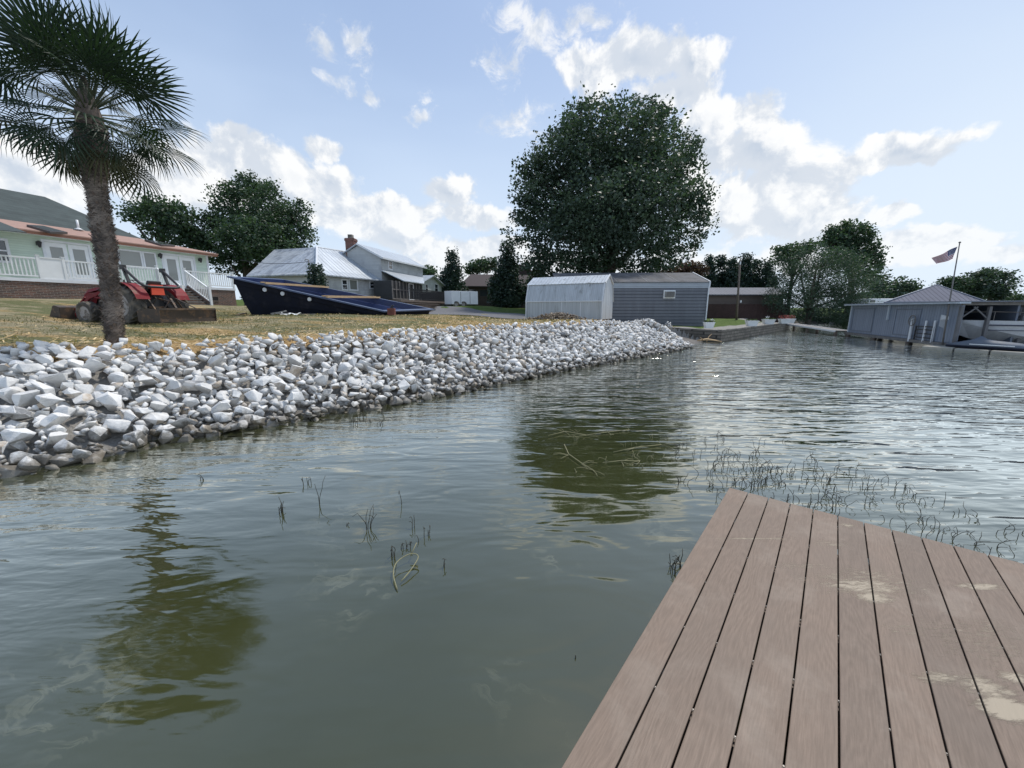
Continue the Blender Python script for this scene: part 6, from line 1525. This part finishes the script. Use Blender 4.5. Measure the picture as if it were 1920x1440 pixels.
# loader arms and bucket
mb = MB()
for sg in (-1, 1):
    y = cy+sg*.36; mb.bar((.75, y, .5), (.72, y, 1.12), .08, .06); mb.bar((.72, y, 1.10), (1.75, y, .78), .05, .09); mb.bar((1.75, y, .78), (2.45, y, .24), .05, .09); mb.bar((.78, y, .70), (1.5, y, .80), .04)
    mb.bar((1.9, y, .80), (2.42, y, .42), .035)
T(mb, 'loader_arms', M['red'])
mb = MB(); y0, y1 = cy-.78, cy+.72
mb.slab([(2.42,y0,.08),(2.42,y1,.08),(2.40,y1,.50),(2.40,y0,.50)], Vector((.02,0,0))); mb.slab([(2.44,y0,.06),(3.02,y0,.02),(3.02,y1,.02),(2.44,y1,.06)], .02); mb.slab([(2.40,y0,.50),(2.62,y0,.56),(2.62,y1,.56),(2.40,y1,.50)], .02)
for y in (y0, y1-.015): mb.slab([(2.42,y,.07),(3.02,y,.02),(2.66,y,.55),(2.40,y,.50)], Vector((0,.015,0)))
T(mb, 'bucket', M['iron'])
# box blade, lifted off behind
bxb = thing('box_blade', trac.matrix_basis @ Vector((0, 0, 0)), 'rusty steel box blade attachment on the ground behind the tractor', 'box blade', rz=th_)
mbm = Matrix.Translation(Vector((ra_.x, ra_.y, TG))) @ Matrix.Rotation(th_, 4, 'Z'); bxb.location = mbm @ Vector((-1.05, cy, .10))
def T2(mb, name, m): return mb.build(name, m, bxb, world=False)
mb = MB(); W_ = .82; 
for y in (-W_, W_):
    mb = MB(); mb.slab([(.35,y,.0),(-.42,y,-.02),(-.44,y,.34),(-.05,y,.36),(.35,y,.30)], Vector((0,.012,0))); T2(mb, 'side_plate', M['iron'])
mb = MB(); mb.slab([(-.36,-W_,-.01),(-.36,W_,-.01),(-.40,W_,.36),(-.40,-W_,.36)], Vector((.014,0,0))); mb.slab([(.0,-W_,.03),(.0,W_,.03),(-.05,W_,.30),(-.05,-W_,.30)], Vector((.014,0,0))); T2(mb, 'blade', M['iron'])
mb = MB(); mb.bar((-.40,-W_,.345),(-.40,W_,.345),.06,.06); mb.bar((.12,-W_,.26),(.12,W_,.26),.08,.08); mb.bar((-.38,-W_,.02),(-.38,W_,.02),.03,.09); T2(mb, 'cross_bar', M['iron'])
mb = MB()
for sg in (-1, 1): mb.bar((.15, sg*.32, .26), (.10, sg*.06, .66), .05, .02); mb.bar((-.38, sg*.30, .34), (.10, sg*.07, .66), .045, .02)
T2(mb, 'mast', M['iron'])

# ---------------------------------------------------------------- dark blue pool shell lying tilted on the grass
A = at(*Z3(97, 451), 17.0); B = at(*Z3(1236, 705), 17.6); Cq_ = at(*Z3(1600, 691), 21.3); D = A + (Cq_-B); D = D.lerp(at(*Z3(400, 466), 20.2), .7)
pc = (A+B+Cq_+D)/4; pgd = gz(pc.x, pc.y)
shell = thing('pool_shell', (pc.x, pc.y, pgd), 'dark blue fibreglass pool shell lying tilted on the yard with planks braced across', 'pool shell')
M['navy'] = mat('dark_navy_shell', (.008,.010,.019), .75, var=.3, second=(.022,.022,.03), mask=(.5,.7,2), spec=.2)
M['poolblue'] = mat('pool_blue_gelcoat', (.008,.020,.080), .4, var=.12)
M['poolrim'] = mat('pale_blue_rim', (.05,.075,.14), .45, var=.1)
ex, ey = (B-A), (D-A); ez_ = ex.cross(ey).normalized(); ez_ = ez_ if ez_.z > 0 else -ez_
def lay(u, v): return A.lerp(B, u).lerp(D.lerp(Cq_, u), v)
def loop(mu, mv):
    pts = []
    for i in range(13): pts.append((mu+(1-2*mu)*i/12, mv))
    for i in range(1, 9): pts.append((1-mu, mv+(1-2*mv)*i/8))
    for i in range(1, 13): pts.append((1-mu-(1-2*mu)*i/12, 1-mv))
    for i in range(1, 8): pts.append((mu, 1-mv-(1-2*mv)*i/8))
    return pts
lip = loop(0, 0); inn = loop(.034, .048); wl = loop(.026, .036)
def depth(u): return .30 + 1.42*min(1, max(0, (.98-u)/.30))**.8 if u > .68 else 1.72
def drop(u, v, k):                       # down from the rim plane, wall leaning in, never below the turf
    p = lay(u, v); 
    return p
def gh(p): return gz(p.x, p.y)
outer_bot = []
for (u, v) in loop(.085, .11):
    uu = min(u, .74); p = lay(uu, v); g = gh(p); outer_bot.append(Vector((p.x, p.y, min(g-.02, p.z-.28))))
n = len(lip); mb = MB()
wt = [lay(u, v)-ez_*.05 for u, v in wl]; stp = [lay(u, v)-ez_*.30 for u, v in loop(.028, .040)]; st2 = [lay(u, v)-ez_*.32 for u, v in loop(.038, .050)]
md = [s.lerp(b, .55)+((s-pc).normalized()*.05) for s, b in zip(st2, outer_bot)]
rings = [wt, stp, st2, md, outer_bot]
vs = [p for r_ in rings for p in r_]; fs = [(k*n+i, k*n+(i+1) % n, (k+1)*n+(i+1) % n, (k+1)*n+i) for k in range(len(rings)-1) for i in range(n)] + [tuple((len(rings)-1)*n+i for i in range(n))]
mb.add(vs, fs); mb.build('outer_shell', M['navy'], shell, smooth=False)
mb = MB(); l0 = [lay(u, v) for u, v in lip]; l1 = [lay(u, v)+ez_*.0 for u, v in inn]; l2 = [p-ez_*.06 for p in l0]; l3 = [lay(u, v)-ez_*.05 for u, v in wl]
rings = [l3, l2, l0, l1]; vs = [p for r_ in rings for p in r_]; fs = [(k*n+i, k*n+(i+1) % n, (k+1)*n+(i+1) % n, (k+1)*n+i) for k in range(3) for i in range(n)]; mb.add(vs, fs); mb.build('rim', M['poolrim'], shell, fixn=False)
mb = MB(); b1 = []
for (u, v) in loop(.14, .18): p = lay(min(u, .74), v); g = gh(p)+.12; b1.append(Vector((p.x, p.y, min(max(g, p.z-1.7), p.z-.16))))
rings = [l1, [lay(u, v)-ez_*.28 for u, v in loop(.048, .064)], [lay(u, v)-ez_*.29 for u, v in loop(.095, .125)], b1]
vs = [p for r_ in rings for p in r_]; fs = [(k*n+i, k*n+(i+1) % n, (k+1)*n+(i+1) % n, (k+1)*n+i) for k in range(3) for i in range(n)] + [tuple(3*n+i for i in range(n))]; mb.add(vs, fs); mb.build('basin', M['poolblue'], shell, fixn=False)
for (u0_, v0_), (u1__, v1_) in (((.20, .015), (.27, .985)), ((.585, .015), (.60, .985))):
    for k, du in enumerate((0, .028)):
        a_, b_ = lay(u0_+du, v0_)+ez_*.05, lay(u1__+du, v1_)+ez_*.05; mb = MB(); mb.bar(a_, b_, .09, .045+.03*k); mb.build('brace_plank', M['wood'], shell)
for px, py in ((385, 551), (512, 579), (705, 619)):
    d = ray(*Z3(px, py)); o = Vector((0, 0, EYE)); W_n = (B-A).cross(Vector((0, 0, 1))).normalized(); k = (lay(.3, .08)-o).dot(W_n)/d.dot(W_n); c = o+d*k
    c = c - Vector((0, 1, 0))*.12
    mb = MB(); mb.lathe([(.085,-.05),(.085,0),(.05,.015),(.045,.16)], c, 'y', 14); mb.build('fitting', M['trimwhite'], shell)
# concrete block propping the tip, with a black clamp on it
q = at(735, 601, 17.6); gq = gz(q.x, q.y); bk_ = thing('block', (q.x, q.y, gq), 'reddish block under the low end of the pool shell', 'block')
M['redblock'] = mat('red_block', (.17,.06,.045), .9, var=.2)
mb = MB(); w = .17
for i in range(2): mb.box((q.x-.085+i*.17, q.y, gq+.16), (.155, .20, .34))
mb.box((q.x, q.y, gq+.17), (.05, .17, .30)); mb.build('block_body', M['redblock'], bk_, bevel=.01)
mb = MB(); mb.tube([(q.x, q.y, gq+.33), (q.x+.02, q.y, gq+.42), (q.x+.10, q.y, gq+.47)], .03, 8); mb.box((q.x+.02, q.y, gq+.36), (.16, .07, .05)); mb.build('clamp', M['black'], bk_)
# scraps by the shell
q = at(*Z3(560, 722), 16.2); g = gz(q.x, q.y); mb = MB(); r_ = random.Random(5)
Vv = []; Ff = []
for i in range(10):
    for j in range(5): Vv.append((q.x-.35+i*.08+r_.uniform(-.02,.02), q.y-.2+j*.09, g+.03+.06*math.sin(i*1.3+j)*r_.random()+.03*(j in (1,2,3))))
for i in range(9):
    for j in range(4): Ff.append((i*5+j, (i+1)*5+j, (i+1)*5+j+1, i*5+j+1))
mb.add(Vv, Ff); tag(mb.build('plastic_sheet', M['white'], smooth=True, fixn=False), 'crumpled white plastic sheet on the grass before the pool shell', 'plastic sheet')
q = at(*Z3(490, 735), 16.0); g = gz(q.x, q.y); lad = MB(); d = Vector((.55, .25, 0)); e = Vector((-.1, .22, 0)); o = Vector((q.x-.3, q.y-.2, g+.08))
lad.bar(o, o+d, .04); lad.bar(o+e, o+e+d*.9+Vector((0,0,.1)), .04); lad.bar(o, o+e, .03); lad.bar(o+d*.5, o+e+d*.5, .03); lad.bar(o+d, o+e+d, .03); lad.bar(o+Vector((0,0,-.06)), o+d*.9+Vector((0,0,.12)), .03)
tag(lad.build('bent_rack', M['rim']), 'small bent grey metal frame on the grass left of the white sheet', 'metal frame')
q0, q1 = at(*Z3(620, 728), 16.1), at(*Z3(735, 737), 16.0); mb = MB(); mb.bar((q0.x, q0.y, gz(q0.x, q0.y)+.04), (q1.x, q1.y, gz(q1.x, q1.y)+.04), .10, .03); tag(mb.build('plank', M['greywood']), 'thin grey plank on the grass right of the white sheet', 'plank')
q0, q1 = at(*Z3(170, 668), 17.5), at(*Z3(225, 660), 18.3); mb = MB(); mb.bar((q0.x, q0.y, gz(q0.x, q0.y)+.06), (q1.x, q1.y, gz(q1.x, q1.y)+.10), .14, .05); tag(mb.build('plank', M['wood']), 'short pale plank at the left end of the pool shell', 'plank')
